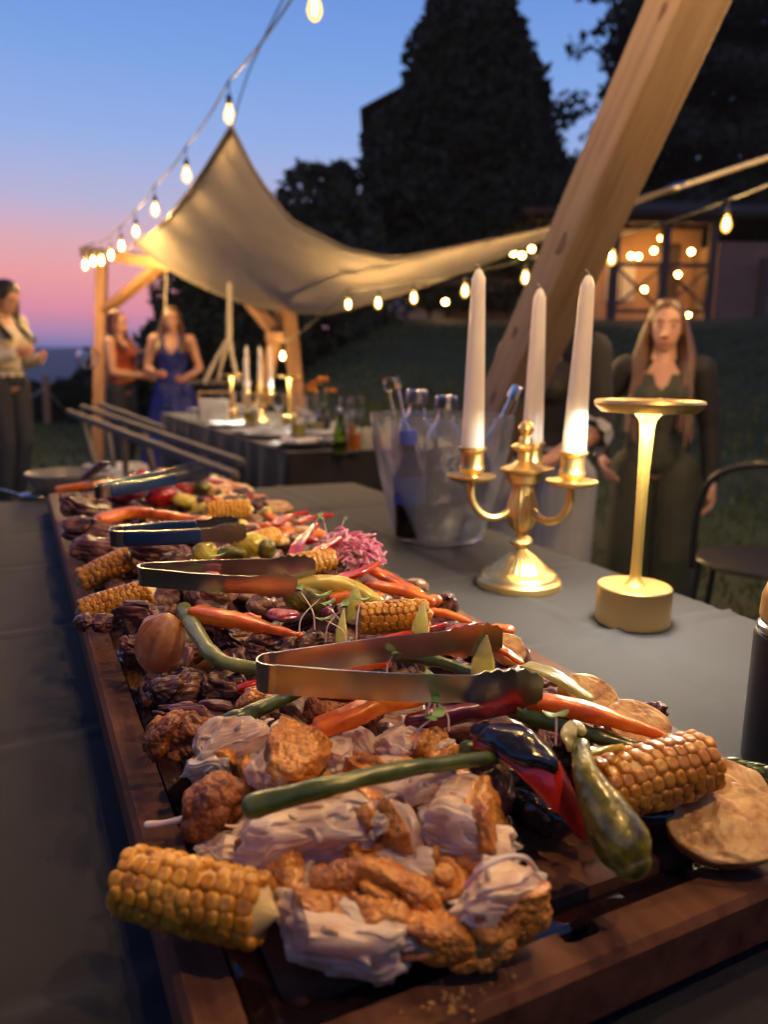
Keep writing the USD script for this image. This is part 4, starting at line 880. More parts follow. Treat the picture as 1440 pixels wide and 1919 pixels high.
part(cb, 'frame', loft([(-0.10, 0.06, 0.0), (-0.10, 0.06, 0.17), (0.10, 0.06, 0.17), (0.10, 0.06, 0.0)], 0.010, 0.010, k=6, m=8, caps=1, upv=(0, 1, 0)), M['timber'])
tq = P(345, 772, TABLE_Z)
solo('bread_board', rbox((0.42, 0.2, 0.025), 0.006), M['cushion'], 'pale serving board at the far left end of the dining table', 'board', t=tq + V(0.25, -0.05, 0.016), R=rotz(0.2))

# ------------------------------------------------------------------ weathered benches, bistro chair, lanterns, rope swing
def bench():
    a0, a1 = D(128, 772, 4.9), D(440, 893, 2.35)
    b0, b1 = D(186, 758, 5.0), D(305, 803, 3.9)
    t = thing('folding_bench', 'weathered grey slatted wooden bench with pale cushions left of the dining table', 'bench')
    part(t, 'back_rail', loft([a0, a1], 0.016, 0.018, k=5, m=10, caps=1), M['grey_wood'])
    part(t, 'back_rail', loft([a0 + V(0.09, 0.1, 0.03), a1 + V(0.05, 0.1, 0.03)], 0.014, 0.014, k=5, m=10, caps=1), M['grey_wood'])
    part(t, 'arm_rail', loft([b0, b1], 0.014, 0.016, k=5, m=10, caps=1), M['grey_wood'])
    dd = unit(V(*(a1 - a0)[:2], 0)); sd = V(dd[1], -dd[0], 0)
    z0 = 0.40
    m0 = V(*(D(245, 860, 4.2)[:2]), z0)
    L = 0.85
    for k in range(4):
        c = m0 + sd * (0.10 * k - 0.2)
        part(t, 'seat_slat', loft([c - dd * L, c + dd * L * 0.5], 0.042, 0.011, k=6, m=8, caps=1), M['grey_wood'])
    for px0, py0, px1, py1, dd_ in ((150, 772, 182, 884, 4.6), (196, 772, 214, 880, 4.5), (232, 800, 236, 892, 4.0), (270, 812, 292, 900, 3.7)):
        q1 = D(px1, py1, dd_); q1[2] = max(q1[2], 0.02)
        part(t, 'leg', loft([D(px0, py0, dd_), q1, q1 + (q1 - D(px0, py0, dd_)) * 0.6 * V(1, 1, 0) + V(0, 0, -q1[2] + 0.02)], 0.016, 0.014, k=5, m=8, caps=1), M['grey_wood'])
    for k, lb in ((-0.45, 'pale seat cushion on the far half of the weathered bench'), (0.12, 'pale seat cushion on the near half of the weathered bench')):
        solo('cushion', blob(4, (0.26, 0.20, 0.035), 4, 0.004, 12, 3), M['cushion'], lb, 'cushion', smooth=True, t=m0 + dd * k + sd * -0.03 + V(0, 0, 0.047), R=frame_x(dd))
bench()
def bistro_chair():
    o = P(1468, 1140, 0.45); o = V(o[0], o[1], 0)
    o = V(*D(1430, 1045, 2.3)[:2], 0)
    t = thing('bistro_chair', 'black metal bistro chair on the grass at the right edge', 'chair', o, rotz(-YAW - 0.5))
    zs = D(1430, 1052, 2.3)[2]
    part(t, 'seat', lathe([(0.001, zs - 0.012), (0.19, zs - 0.012), (0.198, zs - 0.004), (0.19, zs + 0.003), (0.001, zs + 0.005)], 40), M['black'], smooth=40)
    arch = [(-0.19, -0.10, zs - 0.02), (-0.185, -0.10, zs + 0.16), (-0.14, -0.11, zs + 0.27), (0, -0.12, zs + 0.31), (0.14, -0.11, zs + 0.27), (0.185, -0.10, zs + 0.16), (0.19, -0.10, zs - 0.02)]
    part(t, 'back', loft(smooth_curve(arch, 36), 0.010, m=10, upv=(0, 1, 0)), M['black'], smooth=True)
    for sx in (-1, 1):
        part(t, 'leg', tube([(0.17 * sx, -0.09, zs - 0.01), (0.20 * sx, -0.14, 0.01)], 0.010), M['black'])
        part(t, 'leg', tube([(0.14 * sx, 0.13, zs - 0.01), (0.18 * sx, 0.18, 0.01)], 0.010), M['black'])
    part(t, 'back_rod', tube([(0, -0.12, zs), (0, -0.12, zs + 0.31)], 0.007), M['black'])
bistro_chair()
def lantern(label, px, py, d, r=0.10):
    c = D(px, py, d)
    t = thing('glass_lantern', label, 'lantern', (c[0], c[1], 0.0))
    part(t, 'pole', tube([(0, 0, 0), (0, 0, c[2] - r * 0.95)], 0.016), M['black'])
    part(t, 'cup', lathe([(0.001, -r * 1.1), (0.03, -r * 1.1), (0.06, -r * 0.82), (0.055, -r * 0.8), (0.001, -r)], 24), M['black'], t=(0, 0, c[2]))
    part(t, 'globe', lathe([(0.03, -r * 0.9), (r * 0.8, -r * 0.55), (r, 0), (r * 0.85, r * 0.6), (r * 0.55, r * 0.95), (r * 0.53, r * 0.95), (r * 0.82, r * 0.58), (r * 0.97, 0), (r * 0.77, -r * 0.53), (0.03, -r * 0.88)], 32), M['glass'], t=(0, 0, c[2]), smooth=45)
lantern('tall glass globe lantern on a dark pole left of the auburn haired guest', 165, 672, 6.6)
lantern('tall glass globe lantern on a pole between the two guests', 266, 668, 7.0, 0.09)
def swing():
    t = thing('rope_swing', 'rope hanging from the sail frame and forking into swing ropes', 'rope swing')
    top_, fork = D(432, 500, 6.6), D(430, 632, 6.4)
    part(t, 'rope', tube(smooth_curve([top_, (top_ + fork) / 2, fork], 8), 0.022, m=8), M['rope'])
    for x, y, d in ((384, 716, 6.2), (446, 712, 6.2), (408, 716, 6.7)):
        part(t, 'fork_rope', tube(smooth_curve([fork, D((430 + x) / 2 - 2, (632 + y) / 2, (6.4 + d) / 2), D(x, y, d)], 8), 0.018, m=8), M['rope'])
    part(t, 'seat', rbox((0.5, 0.3, 0.04), 0.01), M['grey_wood'], t=D(413, 718, 6.4), R=rotz(-YAW))
    solo('hanging_cord', tube([D(312, 500, 7.7), D(309, 610, 7.7)], 0.007, m=6), M['rope'], 'thin cord hanging from the far beam above the blue dress', 'cord')
swing()
# ------------------------------------------------------------------ people
def sph(p, r, seg=14):
    m = Manifold.sphere(1.0, seg)
    r = np.broadcast_to(np.asarray(r, float), 3)
    return m.scale(tuple(r)).translate(tuple(np.asarray(p, float)))
def chain(pts):
    out = []
    for (a, ra), (b, rb) in zip(pts[:-1], pts[1:]):
        out.append(Manifold.batch_hull([sph(a, ra), sph(b, rb)]))
    return Manifold.batch_boolean(out, m3.OpType.Add)
def soft(parts, edge=0.014, it=8):
    m = Manifold.batch_boolean(parts, m3.OpType.Add).refine_to_length(edge)
    v, f = man(m)
    t = trimesh.Trimesh(v, f, process=True)
    trimesh.smoothing.filter_taubin(t, 0.5, 0.53, it)
    return np.array(t.vertices), np.array(t.faces)
def hand(wrist, elbow, palm_n, curl=0.5, side=1):
    "palm and five fingers continuing the forearm"
    d = unit(np.asarray(wrist) - elbow); n = unit(np.asarray(palm_n) - d * np.dot(palm_n, d)); s = np.cross(d, n) * side
    w = np.asarray(wrist)
    out = [Manifold.batch_hull([sph(w, 0.022), sph(w + d * 0.03 + s * 0.024, 0.012), sph(w + d * 0.03 - s * 0.024, 0.012), sph(w + d * 0.085 + s * 0.030, 0.010), sph(w + d * 0.085 - s * 0.030, 0.010)])]
    for k, L in zip((-1.0, -0.35, 0.33, 1.0), (0.062, 0.078, 0.074, 0.066)):
        b = w + d * 0.08 - s * 0.028 * k
        j1 = b + (d * math.cos(curl * 0.5) + n * math.sin(curl * 0.5)) * L * 0.5
        j2 = j1 + (d * math.cos(curl * 1.4) + n * math.sin(curl * 1.4)) * L * 0.32
        j3 = j2 + (d * math.cos(curl * 2.0) + n * math.sin(curl * 2.0)) * L * 0.25
        out.append(chain([(b - d * 0.01, 0.0095), (j1, 0.0088), (j2, 0.0080), (j3, 0.0072)]))
    tb = w + d * 0.03 + s * 0.022
    t1_ = tb + unit(d * 0.7 + s * 0.6 + n * 0.35) * 0.034; t2_ = t1_ + unit(d * 0.9 + s * 0.15 + n * 0.4) * 0.026
    out.append(chain([(tb, 0.012), (t1_, 0.010), (t2_, 0.0085)]))
    return out
def person(label, pos, face_dir, H, arms, hair, hairlen, top, bottom, style, head_turn=(0, 0), zbase=None, detail=True, hair_mat=None):
    s = H / 1.68
    fd = unit(V(face_dir[0], face_dir[1], 0))
    R = np.stack([np.cross(fd, V(0, 0, 1)), fd, V(0, 0, 1)], 1)
    t = thing('person', label, 'person', pos, R)
    J = lambda x, y, z: V(x, y, z) * s
    hips, knees, ankles = [J(0.085 * k, 0, 0.90) for k in (1, -1)], [J(0.095 * k, 0.03, 0.49) for k in (1, -1)], [J(0.10 * k, 0.0 if k > 0 else -0.05, 0.085) for k in (1, -1)]
    sh = [J(0.165 * k, 0, 1.365) for k in (1, -1)]
    body = []
    for h, kn, an in zip(hips, knees, ankles):
        body.append(chain([(h, 0.085 * s), (kn, 0.055 * s), (kn * 0.6 + an * 0.4 + J(0, -0.012, 0), 0.052 * s), (an, 0.036 * s)]))
        body.append(Manifold.batch_hull([sph(an + J(0, -0.03, -0.04), 0.035 * s), sph(an + J(0.0, 0.12, -0.058), 0.026 * s)]))
    body.append(Manifold.batch_hull([sph(J(0, 0, 0.93), V(0.155, 0.105, 0.09) * s), sph(J(0, 0, 1.08), V(0.118, 0.088, 0.08) * s)]))
    body.append(Manifold.batch_hull([sph(J(0, 0, 1.08), V(0.118, 0.088, 0.08) * s), sph(J(0, 0.015, 1.26), V(0.142, 0.105, 0.09) * s), sph(J(0, -0.005, 1.36), V(0.13, 0.065, 0.05) * s)]))
    for k in (1, -1):
        body.append(sph(J(0.065 * k, 0.075, 1.235), 0.055 * s))
    for k, a in ((0, arms[0]), (1, arms[1])):
        el, wr = V(*a[0]) * s, V(*a[1]) * s
        body.append(chain([(J(0, 0, 1.37) * 0.5 + sh[k] * 0.5, 0.05 * s), (sh[k], 0.055 * s), (sh[k] * 0.6 + el * 0.4, 0.046 * s), (el, 0.037 * s), (el * 0.7 + wr * 0.3, 0.037 * s), (wr, 0.024 * s)]))
        body += hand(wr, el, V(*a[2]), a[3] if len(a) > 3 else 0.5, 1 if k == 0 else -1)
    Rh = rotz(head_turn[0]) @ rotx(head_turn[1])
    nb, hc = J(0, -0.005, 1.38), J(0, 0.0, 1.44)
    hp = lambda x, y, z: hc + Rh @ (V(x, y, z) * s)
    head = [Manifold.batch_hull([sph(hp(0, -0.005, 0.135), V(0.073, 0.088, 0.085) * s, 24), sph(hp(0, 0.03, 0.06), V(0.052, 0.052, 0.05) * s, 20), sph(hp(0, 0.052, 0.02), V(0.026, 0.022, 0.018) * s)]),
            Manifold.batch_hull([sph(hp(0, 0.082, 0.115), 0.009 * s), sph(hp(0, 0.095, 0.072), 0.0105 * s), sph(hp(0.012, 0.083, 0.067), 0.008 * s), sph(hp(-0.012, 0.083, 0.067), 0.008 * s)]),
            chain([(nb, 0.056 * s), (hc + Rh @ J(0, -0.012, 0.04), 0.048 * s)])]
    for k in (1, -1):
        head.append(Manifold.batch_hull([sph(hp(0.073 * k, -0.005, 0.115), V(0.008, 0.018, 0.022) * s), sph(hp(0.071 * k, 0.0, 0.085), V(0.007, 0.010, 0.010) * s)]))
    part(t, 'body', soft(body + head, 0.012 if detail else 0.018, 6), M['skin'], smooth=True)
    f = []
    for k in (1, -1):
        e = part(t, 'eye', blob(2, V(0.0125, 0.007, 0.0052) * s), M['eye_white'], smooth=True, t=hp(0.031 * k, 0.0765, 0.112), R=Rh)
        part(e, 'iris', blob(2, V(0.0065, 0.004, 0.0065) * s), M['iris'], smooth=True, t=V(0, 0.0055, 0) * s)
        part(t, 'eyebrow', loft(smooth_curve([hp(0.014 * k, 0.088, 0.131), hp(0.032 * k, 0.086, 0.138), hp(0.052 * k, 0.070, 0.132)], 8), 0.0038 * s, 0.003 * s, m=8), M['brow'], smooth=True)
    part(t, 'lips', loft(smooth_curve([hp(-0.027, 0.074, 0.042), hp(0, 0.084, 0.035), hp(0.027, 0.074, 0.042)], 10), [0.002 * s, 0.006 * s, 0.002 * s], [0.003 * s, 0.0085 * s, 0.003 * s], m=10), M['lip'], smooth=True)
    # hair: a cap that leaves the face free, and long locks
    cap = []
    g = np.random.default_rng(int(abs(pos[0]) * 1000) % 9999)
    locks = [move((lambda v, f_: (v, f_))(*blob(4, V(0.084, 0.100, 0.096) * s, 2, 0.004, 25, 3)), hp(0, -0.022, 0.145))]
    v, f_ = locks[0]
    loc = (v - hc) @ Rh
    # push the cap back where the face is
    facey = 0.050 * s + 0.02 * s * np.clip((loc[:, 2] / s - 0.175) / 0.05, 0, 1)
    low = loc[:, 2] < 0.195 * s
    loc[:, 1] = np.where(low, np.minimum(loc[:, 1], facey - 0.35 * np.clip(0.15 * s - loc[:, 2], 0, 1)), loc[:, 1])
    locks[0] = (loc @ Rh.T + hc, f_)
    n = 34
    for i in range(n):
        a = np.pi * (0.02 + 0.96 * i / (n - 1))             # round the back of the head from right to left
        x, y = math.cos(a), -math.sin(a)
        rootp = hp(0.050 * x, 0.02 + 0.045 * y, 0.215)
        side = hp(0.088 * x, -0.01 + 0.085 * y + 0.03 * (abs(x) > 0.85), 0.10)
        fall = 0.06 + 0.02 * g.random()
        endz = hc[2] + (0.02 - hairlen * g.uniform(0.85, 1.05)) * s
        fwd = 0.105 if abs(x) > 0.72 else -0.075 + 0.03 * abs(x)
        midp = hc + V((0.118 * x) * s, (fwd * 0.55) * s, -0.07 * s)
        endp = V((0.125 * x + 0.02 * g.normal()) * s, (fwd + 0.075 * (abs(x) > 0.72) + 0.01 * g.normal()) * s, endz)
        pts = [rootp, side, midp, endp] if hairlen > 0.12 else [rootp, side, hc + V(0.07 * x * s, 0.06 * y * s, -0.0 * s)]
        locks.append(loft(smooth_curve(pts, 14), [0.012 * s, 0.020 * s, 0.020 * s, 0.006 * s], [0.008 * s, 0.012 * s, 0.011 * s, 0.004 * s], m=8, caps=2, twist=g.uniform(-0.6, 0.6)))
    part(t, 'hair', cat(*locks), M[hair], smooth=True)
    # clothes
    def leg_tube(r0, r1, r2, z_end=0.1, flare=0.0):
        return [chain([(h + J(0.01 * k, 0, 0.0), r0 * s), (kn, r1 * s), (an + J(0, 0, z_end - 0.085) + J(0.02 * k * flare, 0, 0), r2 * s)]) for k, h, kn, an in zip((1, -1), hips, knees, ankles)]
    torso = lambda g_: [Manifold.batch_hull([sph(J(0, 0, 0.95), V(0.150 + g_, 0.104 + g_, 0.06) * s), sph(J(0, 0, 1.08), V(0.122 + g_, 0.092 + g_, 0.06) * s)]),
                        Manifold.batch_hull([sph(J(0, 0, 1.08), V(0.122 + g_, 0.092 + g_, 0.06) * s), sph(J(0, 0.016, 1.24), V(0.146 + g_, 0.112 + g_, 0.07) * s), sph(J(0, 0.0, 1.315), V(0.136 + g_, 0.085 + g_, 0.05) * s)])] + [sph(J(0.065 * k, 0.077, 1.235), (0.056 + g_) * s) for k in (1, -1)]
    sleeve = lambda g_, to: [chain([(J(0, 0, 1.355) * 0.55 + sh[k] * 0.45, (0.052 + g_) * s), (sh[k], (0.058 + g_) * s), (sh[k] * 0.6 + V(*a[0]) * s * 0.4, (0.050 + g_) * s)] + ([(V(*a[0]) * s, (0.042 + g_) * s)] if to > 0.5 else []) + ([(V(*a[0]) * s * (1 - (to - 1)) + V(*a[1]) * s * (to - 1), (0.034 + g_) * s)] if to > 1 else [])) for k, a in ((0, arms[0]), (1, arms[1]))]
    def skirt(z0, z1, r0, r1, folds=14, dep=0.012):
        rows = []
        aa = np.linspace(0, 2 * np.pi, 72, endpoint=False)
        for u in np.linspace(0, 1, 16):
            rr = r0 + (r1 - r0) * u ** 0.8
            w = 1 + dep / rr * u * (np.sin(folds * aa) + 0.5 * np.sin(folds * 0.6 * aa + 2))
            rows.append(np.stack([rr * w * np.cos(aa), rr * 0.74 * w * np.sin(aa), np.full_like(aa, z0 + (z1 - z0) * u)], -1) * s)
        return np.vstack(rows), grid_faces(16, 72)[:, ::-1]
    if style == 'dress':
        # deep V neckline cut out of the bodice
        v_cut = Manifold.batch_hull([sph(J(0.055, 0.16, 1.40), 0.03 * s), sph(J(-0.055, 0.16, 1.40), 0.03 * s), sph(J(0, 0.19, 1.13), 0.012 * s), sph(J(0, 0.06, 1.42), 0.06 * s)])
        m = Manifold.batch_boolean(torso(0.006), m3.OpType.Add) - v_cut
        straps = [chain([(J(0.085 * k, 0.085, 1.29), 0.030 * s), (J(0.09 * k, 0.03, 1.405), 0.024 * s), (J(0.08 * k, -0.06, 1.36), 0.03 * s)]) for k in (1, -1)]
        part(t, 'bodice', soft([m] + straps, 0.014, 3), M[top], smooth=True)
        part(t, 'skirt', skirt(1.06, 0.16, 0.135, 0.33, 13, 0.02), M[bottom], smooth=True)
    elif style == 'woman':
        v_cut = Manifold.batch_hull([sph(J(0.05, 0.16, 1.42), 0.03 * s), sph(J(-0.05, 0.16, 1.42), 0.03 * s), sph(J(0, 0.19, 1.19), 0.012 * s), sph(J(0, 0.05, 1.45), 0.05 * s)])
        m = Manifold.batch_boolean(torso(0.008) + sleeve(0.006, 1.9), m3.OpType.Add) - v_cut
        part(t, 'top', soft([m], 0.013, 3), M[top], smooth=True)
        v2 = Manifold.batch_hull([sph(J(0.06, 0.18, 1.36), 0.03 * s), sph(J(-0.06, 0.18, 1.36), 0.03 * s), sph(J(0, 0.2, 1.20), 0.01 * s), sph(J(0, 0.05, 1.44), 0.07 * s)])
        bib = (Manifold.batch_boolean(torso(0.016), m3.OpType.Add) - v2) ^ Manifold.cube((0.24 * s, 0.5 * s, 0.6 * s), True).translate((0, 0.2 * s, 1.10 * s))
        part(t, 'bodice', soft([bib], 0.013, 3), M[bottom], smooth=True, label='olive wrap bodice')
        part(t, 'trousers', soft(leg_tube(0.105, 0.105, 0.13, 0.12) + [sph(J(0, 0, 0.95), V(0.165, 0.12, 0.10) * s), sph(J(0, 0, 1.04), V(0.14, 0.108, 0.05) * s)], 0.016, 4), M[bottom], smooth=True)
        part(t, 'watch', tube([V(*arms[0][1]) * s + V(0.03 * math.cos(q), 0.03 * math.sin(q), 0.012) * s for q in np.linspace(0, 6.28, 20)], 0.004), M['steel'])
    else:
        tp = torso(0.010) + (sleeve(0.010, {'tank': 0.0, 'shirt': 1.95, 'tee': 0.5, 'ruffle': 1.0}[style]) if style != 'tank' else [])
        if style == 'tank':
            tp += [chain([(J(0.085 * k, 0.075, 1.29), 0.035 * s), (J(0.10 * k, 0.02, 1.40), 0.028 * s), (J(0.09 * k, -0.06, 1.33), 0.035 * s)]) for k in (1, -1)]
        part(t, 'top', soft(tp, 0.015, 4), M[top], smooth=True)
        if style == 'tank':
            part(t, 'waistband', lathe([(0.118 * s, 1.0 * s), (0.140 * s, 1.0 * s), (0.134 * s, 1.12 * s), (0.118 * s, 1.12 * s)], 40), M['orange_cloth'], smooth=40)
        if style == 'ruffle':
            for k, a in ((0, arms[0]), (1, arms[1])):
                el, wr = V(*a[0]) * s, V(*a[1]) * s
                d = unit(wr - el)
                m = lathe([(0.044 * s, -0.01), (0.052 * s, -0.01), (0.070 * s, 0.045), (0.064 * s, 0.045)], 48, lambda z, aa: 1 + 0.10 * np.cos(9 * aa) * (z > 0.02))
                part(t, 'cuff', m, M['white_cloth'], smooth=True, t=el + d * 0.0, R=frame_z(d))
        lt = leg_tube(0.098, 0.078, 0.062, 0.11) if style != 'ruffle' else leg_tube(0.11, 0.115, 0.14, 0.14)
        part(t, 'trousers', soft(lt + [sph(J(0, 0, 0.95), V(0.165, 0.118, 0.10) * s), sph(J(0, 0, 1.02), V(0.15, 0.11, 0.05) * s)], 0.016, 4), M[bottom], smooth=True)
    for k, an in zip((1, -1), ankles):
        part(t, 'shoe', soft([Manifold.batch_hull([sph(an + J(0, -0.035, -0.045), V(0.043, 0.05, 0.038) * s), sph(an + J(0, 0.125, -0.058), V(0.042, 0.05, 0.026) * s), sph(an + J(0, 0, -0.01), V(0.042, 0.05, 0.03) * s)])], 0.014, 3), M['shoe'], smooth=True)
    return t, s, R
def stand(px, py, d, H, eye_h):
    "ground point below someone whose eyes are seen at (px, py)"
    e = D(px, py, d)
    return V(e[0], e[1], e[2] - eye_h)
# arms: (elbow, wrist, palm direction, curl) for right (+x) and left (-x)
w = stand(1250, 612, 3.4, 1.68, 1.555)
person('woman with long brown hair, black top and olive trousers behind the table lamp', w, eye - w, 1.68,
       [((0.30, -0.03, 1.12), (0.235, 0.14, 0.96), (-1, 0.2, 0), 0.5), ((-0.225, -0.02, 1.10), (-0.245, 0.03, 0.86), (1, 0.2, 0), 0.5)], 'brown_hair', 0.42, 'black_cloth', 'olive', 'woman')
w = stand(1040, 560, 2.75, 1.72, 1.59)
person('person in black top with white cuffs and white trousers behind the slanted beam', w, (-0.9, -0.3), 1.72,
       [((0.23, 0.02, 1.10), (0.20, 0.20, 0.92), (-1, 0, 0), 0.5), ((-0.23, 0.03, 1.10), (-0.17, 0.24, 1.0), (1, 0, 0), 0.6)], 'dark_hair', 0.10, 'black_cloth', 'white_cloth', 'ruffle')
w = stand(322, 617, 6.9, 1.64, 1.52)
person('guest with brown hair in a sleeveless royal blue dress with a deep neckline', V(w[0], w[1], 0), eye - w + V(-0.9, 0, 0), 1.64,
       [((0.245, -0.01, 1.10), (0.13, 0.22, 1.05), (-0.5, 0, 0.6), 0.8), ((-0.245, -0.01, 1.10), (-0.15, 0.22, 1.02), (0.5, 0, 0.6), 0.8)], 'brown_hair', 0.22, 'navy', 'navy', 'dress', detail=False)
w = stand(222, 626, 7.0, 1.60, 1.48)
person('guest with auburn hair in a rust top and dark trousers turned to the blue dress', V(w[0], w[1], 0), _r0 * 1.0 + V(-0.1, -0.25, 0), 1.60,
       [((0.21, 0.06, 1.08), (0.12, 0.30, 1.05), (-0.5, 0, 0.6), 0.7), ((-0.21, 0.03, 1.08), (-0.12, 0.27, 1.03), (0.5, 0, 0.6), 0.7)], 'red_hair', 0.20, 'rust', 'denim', 'tank', detail=False)
w = stand(0, 570, 5.6, 1.72, 1.56)
person('guest in a cream shirt at the left edge looking down at a glass', V(w[0], w[1], 0), _r0 + V(-0.2, -0.2, 0), 1.72,
       [((0.20, 0.02, 1.09), (0.12, 0.20, 1.13), (-0.6, 0, 0.6), 0.7), ((-0.20, 0.02, 1.08), (-0.10, 0.22, 1.10), (0.6, 0, 0.6), 0.7)], 'dark_hair', 0.24, 'cream', 'denim', 'shirt', head_turn=(0.0, -0.55), detail=False)
q = D(33, 690, 5.55)
copy_of(wg0, 'wine glass held by the guest in the cream shirt', q - V(0, 0, 0.13), rotz(1))
copy_of(wg0, 'wine glass standing high in front of the blue dress', D(312, 740, 6.5) - V(0, 0, 0.10), rotz(1))
# a slim stand carries that glass
q = D(312, 740, 6.5) - V(0, 0, 0.10)
stt = thing('glass_stand', 'slim pole stand with a small plate holding a wine glass before the blue dress', 'stand', (q[0], q[1], 0))
part(stt, 'pole', tube([(0, 0, 0), (0, 0, q[2] - 0.012)], 0.008), M['black'])
part(stt, 'plate', lathe([(0.001, q[2] - 0.012), (0.05, q[2] - 0.012), (0.05, q[2] - 0.003), (0.001, q[2] - 0.003)], 24), M['black'])
# ------------------------------------------------------------------ the long walnut platter
BX0, BX1, BY0, BY1, BZ = 0.046, 0.450, 0.228, 1.760, 0.800
def board():
    t = thing('serving_board', 'long dark walnut serving board with a juice groove, full of food', 'serving board')
    bottom = TABLE_Z + 0.004
    def rr(x0, y0, x1, y1, r, z0, z1, m=6):
        cs = m3.CrossSection([[(x0 + r, y0 + r), (x1 - r, y0 + r), (x1 - r, y1 - r), (x0 + r, y1 - r)]]).offset(r, m3.JoinType.Round, 2, 4 * m)
        return Manifold.extrude(cs, z1 - z0).translate((0, 0, z0))
    b = Manifold.batch_hull([rr(BX0 + .004, BY0 + .004, BX1 - .004, BY1 - .004, 0.006, bottom, bottom + .003), rr(BX0, BY0, BX1, BY1, 0.008, bottom + .005, BZ - .004), rr(BX0 + .0035, BY0 + .0035, BX1 - .0035, BY1 - .0035, 0.007, BZ - .002, BZ)])
    go, gi_, gd = 0.024, 0.046, 0.010
    outer = Manifold.batch_hull([rr(BX0 + go, BY0 + go, BX1 - go, BY1 - go, 0.012, BZ - gd + .003, BZ + .01), rr(BX0 + go + .004, BY0 + go + .004, BX1 - go - .004, BY1 - go - .004, 0.012, BZ - gd, BZ + .01)])
    inner = Manifold.batch_hull([rr(BX0 + gi_, BY0 + gi_, BX1 - gi_, BY1 - gi_, 0.012, BZ - .1, BZ + .02), rr(BX0 + gi_ - .003, BY0 + gi_ - .003, BX1 - gi_ + .003, BY1 - gi_ + .003, 0.012, BZ - .1, BZ - .006)])
    b = b - (outer - inner)
    q = P(1075, 1738, BZ)
    b = b - rr(q[0] - 0.010, q[1] - 0.008, q[0] + 0.012, q[1] + 0.012, 0.004, BZ - 0.014, BZ + 0.01)
    part(t, 'board', man(b), M['walnut'], smooth=30)
    go2 = go + 0.0025
    j = rr(BX0 + go2, BY0 + go2, BX1 - go2, BY1 - go2, 0.010, BZ - gd + .001, BZ - 0.0052) - rr(BX0 + gi_ - .005, BY0 + gi_ - .005, BX1 - gi_ + .005, BY1 - gi_ + .005, 0.010, BZ - .1, BZ + .1)
    part(t, 'juice', roughen(man(j.refine_to_length(0.012)), 0.0006, 60, 3), M['juice'], smooth=35)
board()

# ------------------------------------------------------------------ helpers for food
def seg(x0, y0, x1, y1, z0, z1=None):
    a, b = P(x0, y0, z0), P(x1, y1, z0 if z1 is None else z1)
    return a, b
def pxm(p, px):
    return px * depth(p) / F
def put(name, mesh, mt, label, catg, smooth=True, group=None):
    v, f = mesh
    c = (v.min(0) + v.max(0)) / 2; c[2] = v[:, 2].min()
    return solo(name, (v - c, f), mt, label, catg, smooth=smooth, t=c, group=group)
def put_parts(name, parts, label, catg, group=None):
    "parts: [(name, mesh, material, smooth)] in world space"
    v = np.vstack([p[1][0] for p in parts])
    c = (v.min(0) + v.max(0)) / 2; c[2] = v[:, 2].min()
    t = thing(name, label, catg, c, group=group)
    for p in parts:
        part(t, p[0], (p[1][0] - c, p[1][1]), p[2], smooth=p[3] if len(p) > 3 else True, kind=p[4] if len(p) > 4 else None)
    return t
def pathpx(pts, n=20):
    return smooth_curve([P(x, y, z) for x, y, z in pts], n)

from scipy.spatial import cKDTree
def nodules(p, cell, seed):
    "rounded bumps about `cell` metres apart, from 0 in the creases to 1 on the tops"
    g = np.random.default_rng(seed)
    lo, hi = p.min(0) - cell, p.max(0) + cell
    n = int(np.prod((hi - lo) / cell)) + 8
    d, _ = cKDTree(g.uniform(lo, hi, (n, 3))).query(p)
    return np.clip(1 - (d / (cell * 0.75)) ** 2, -0.3, 1)
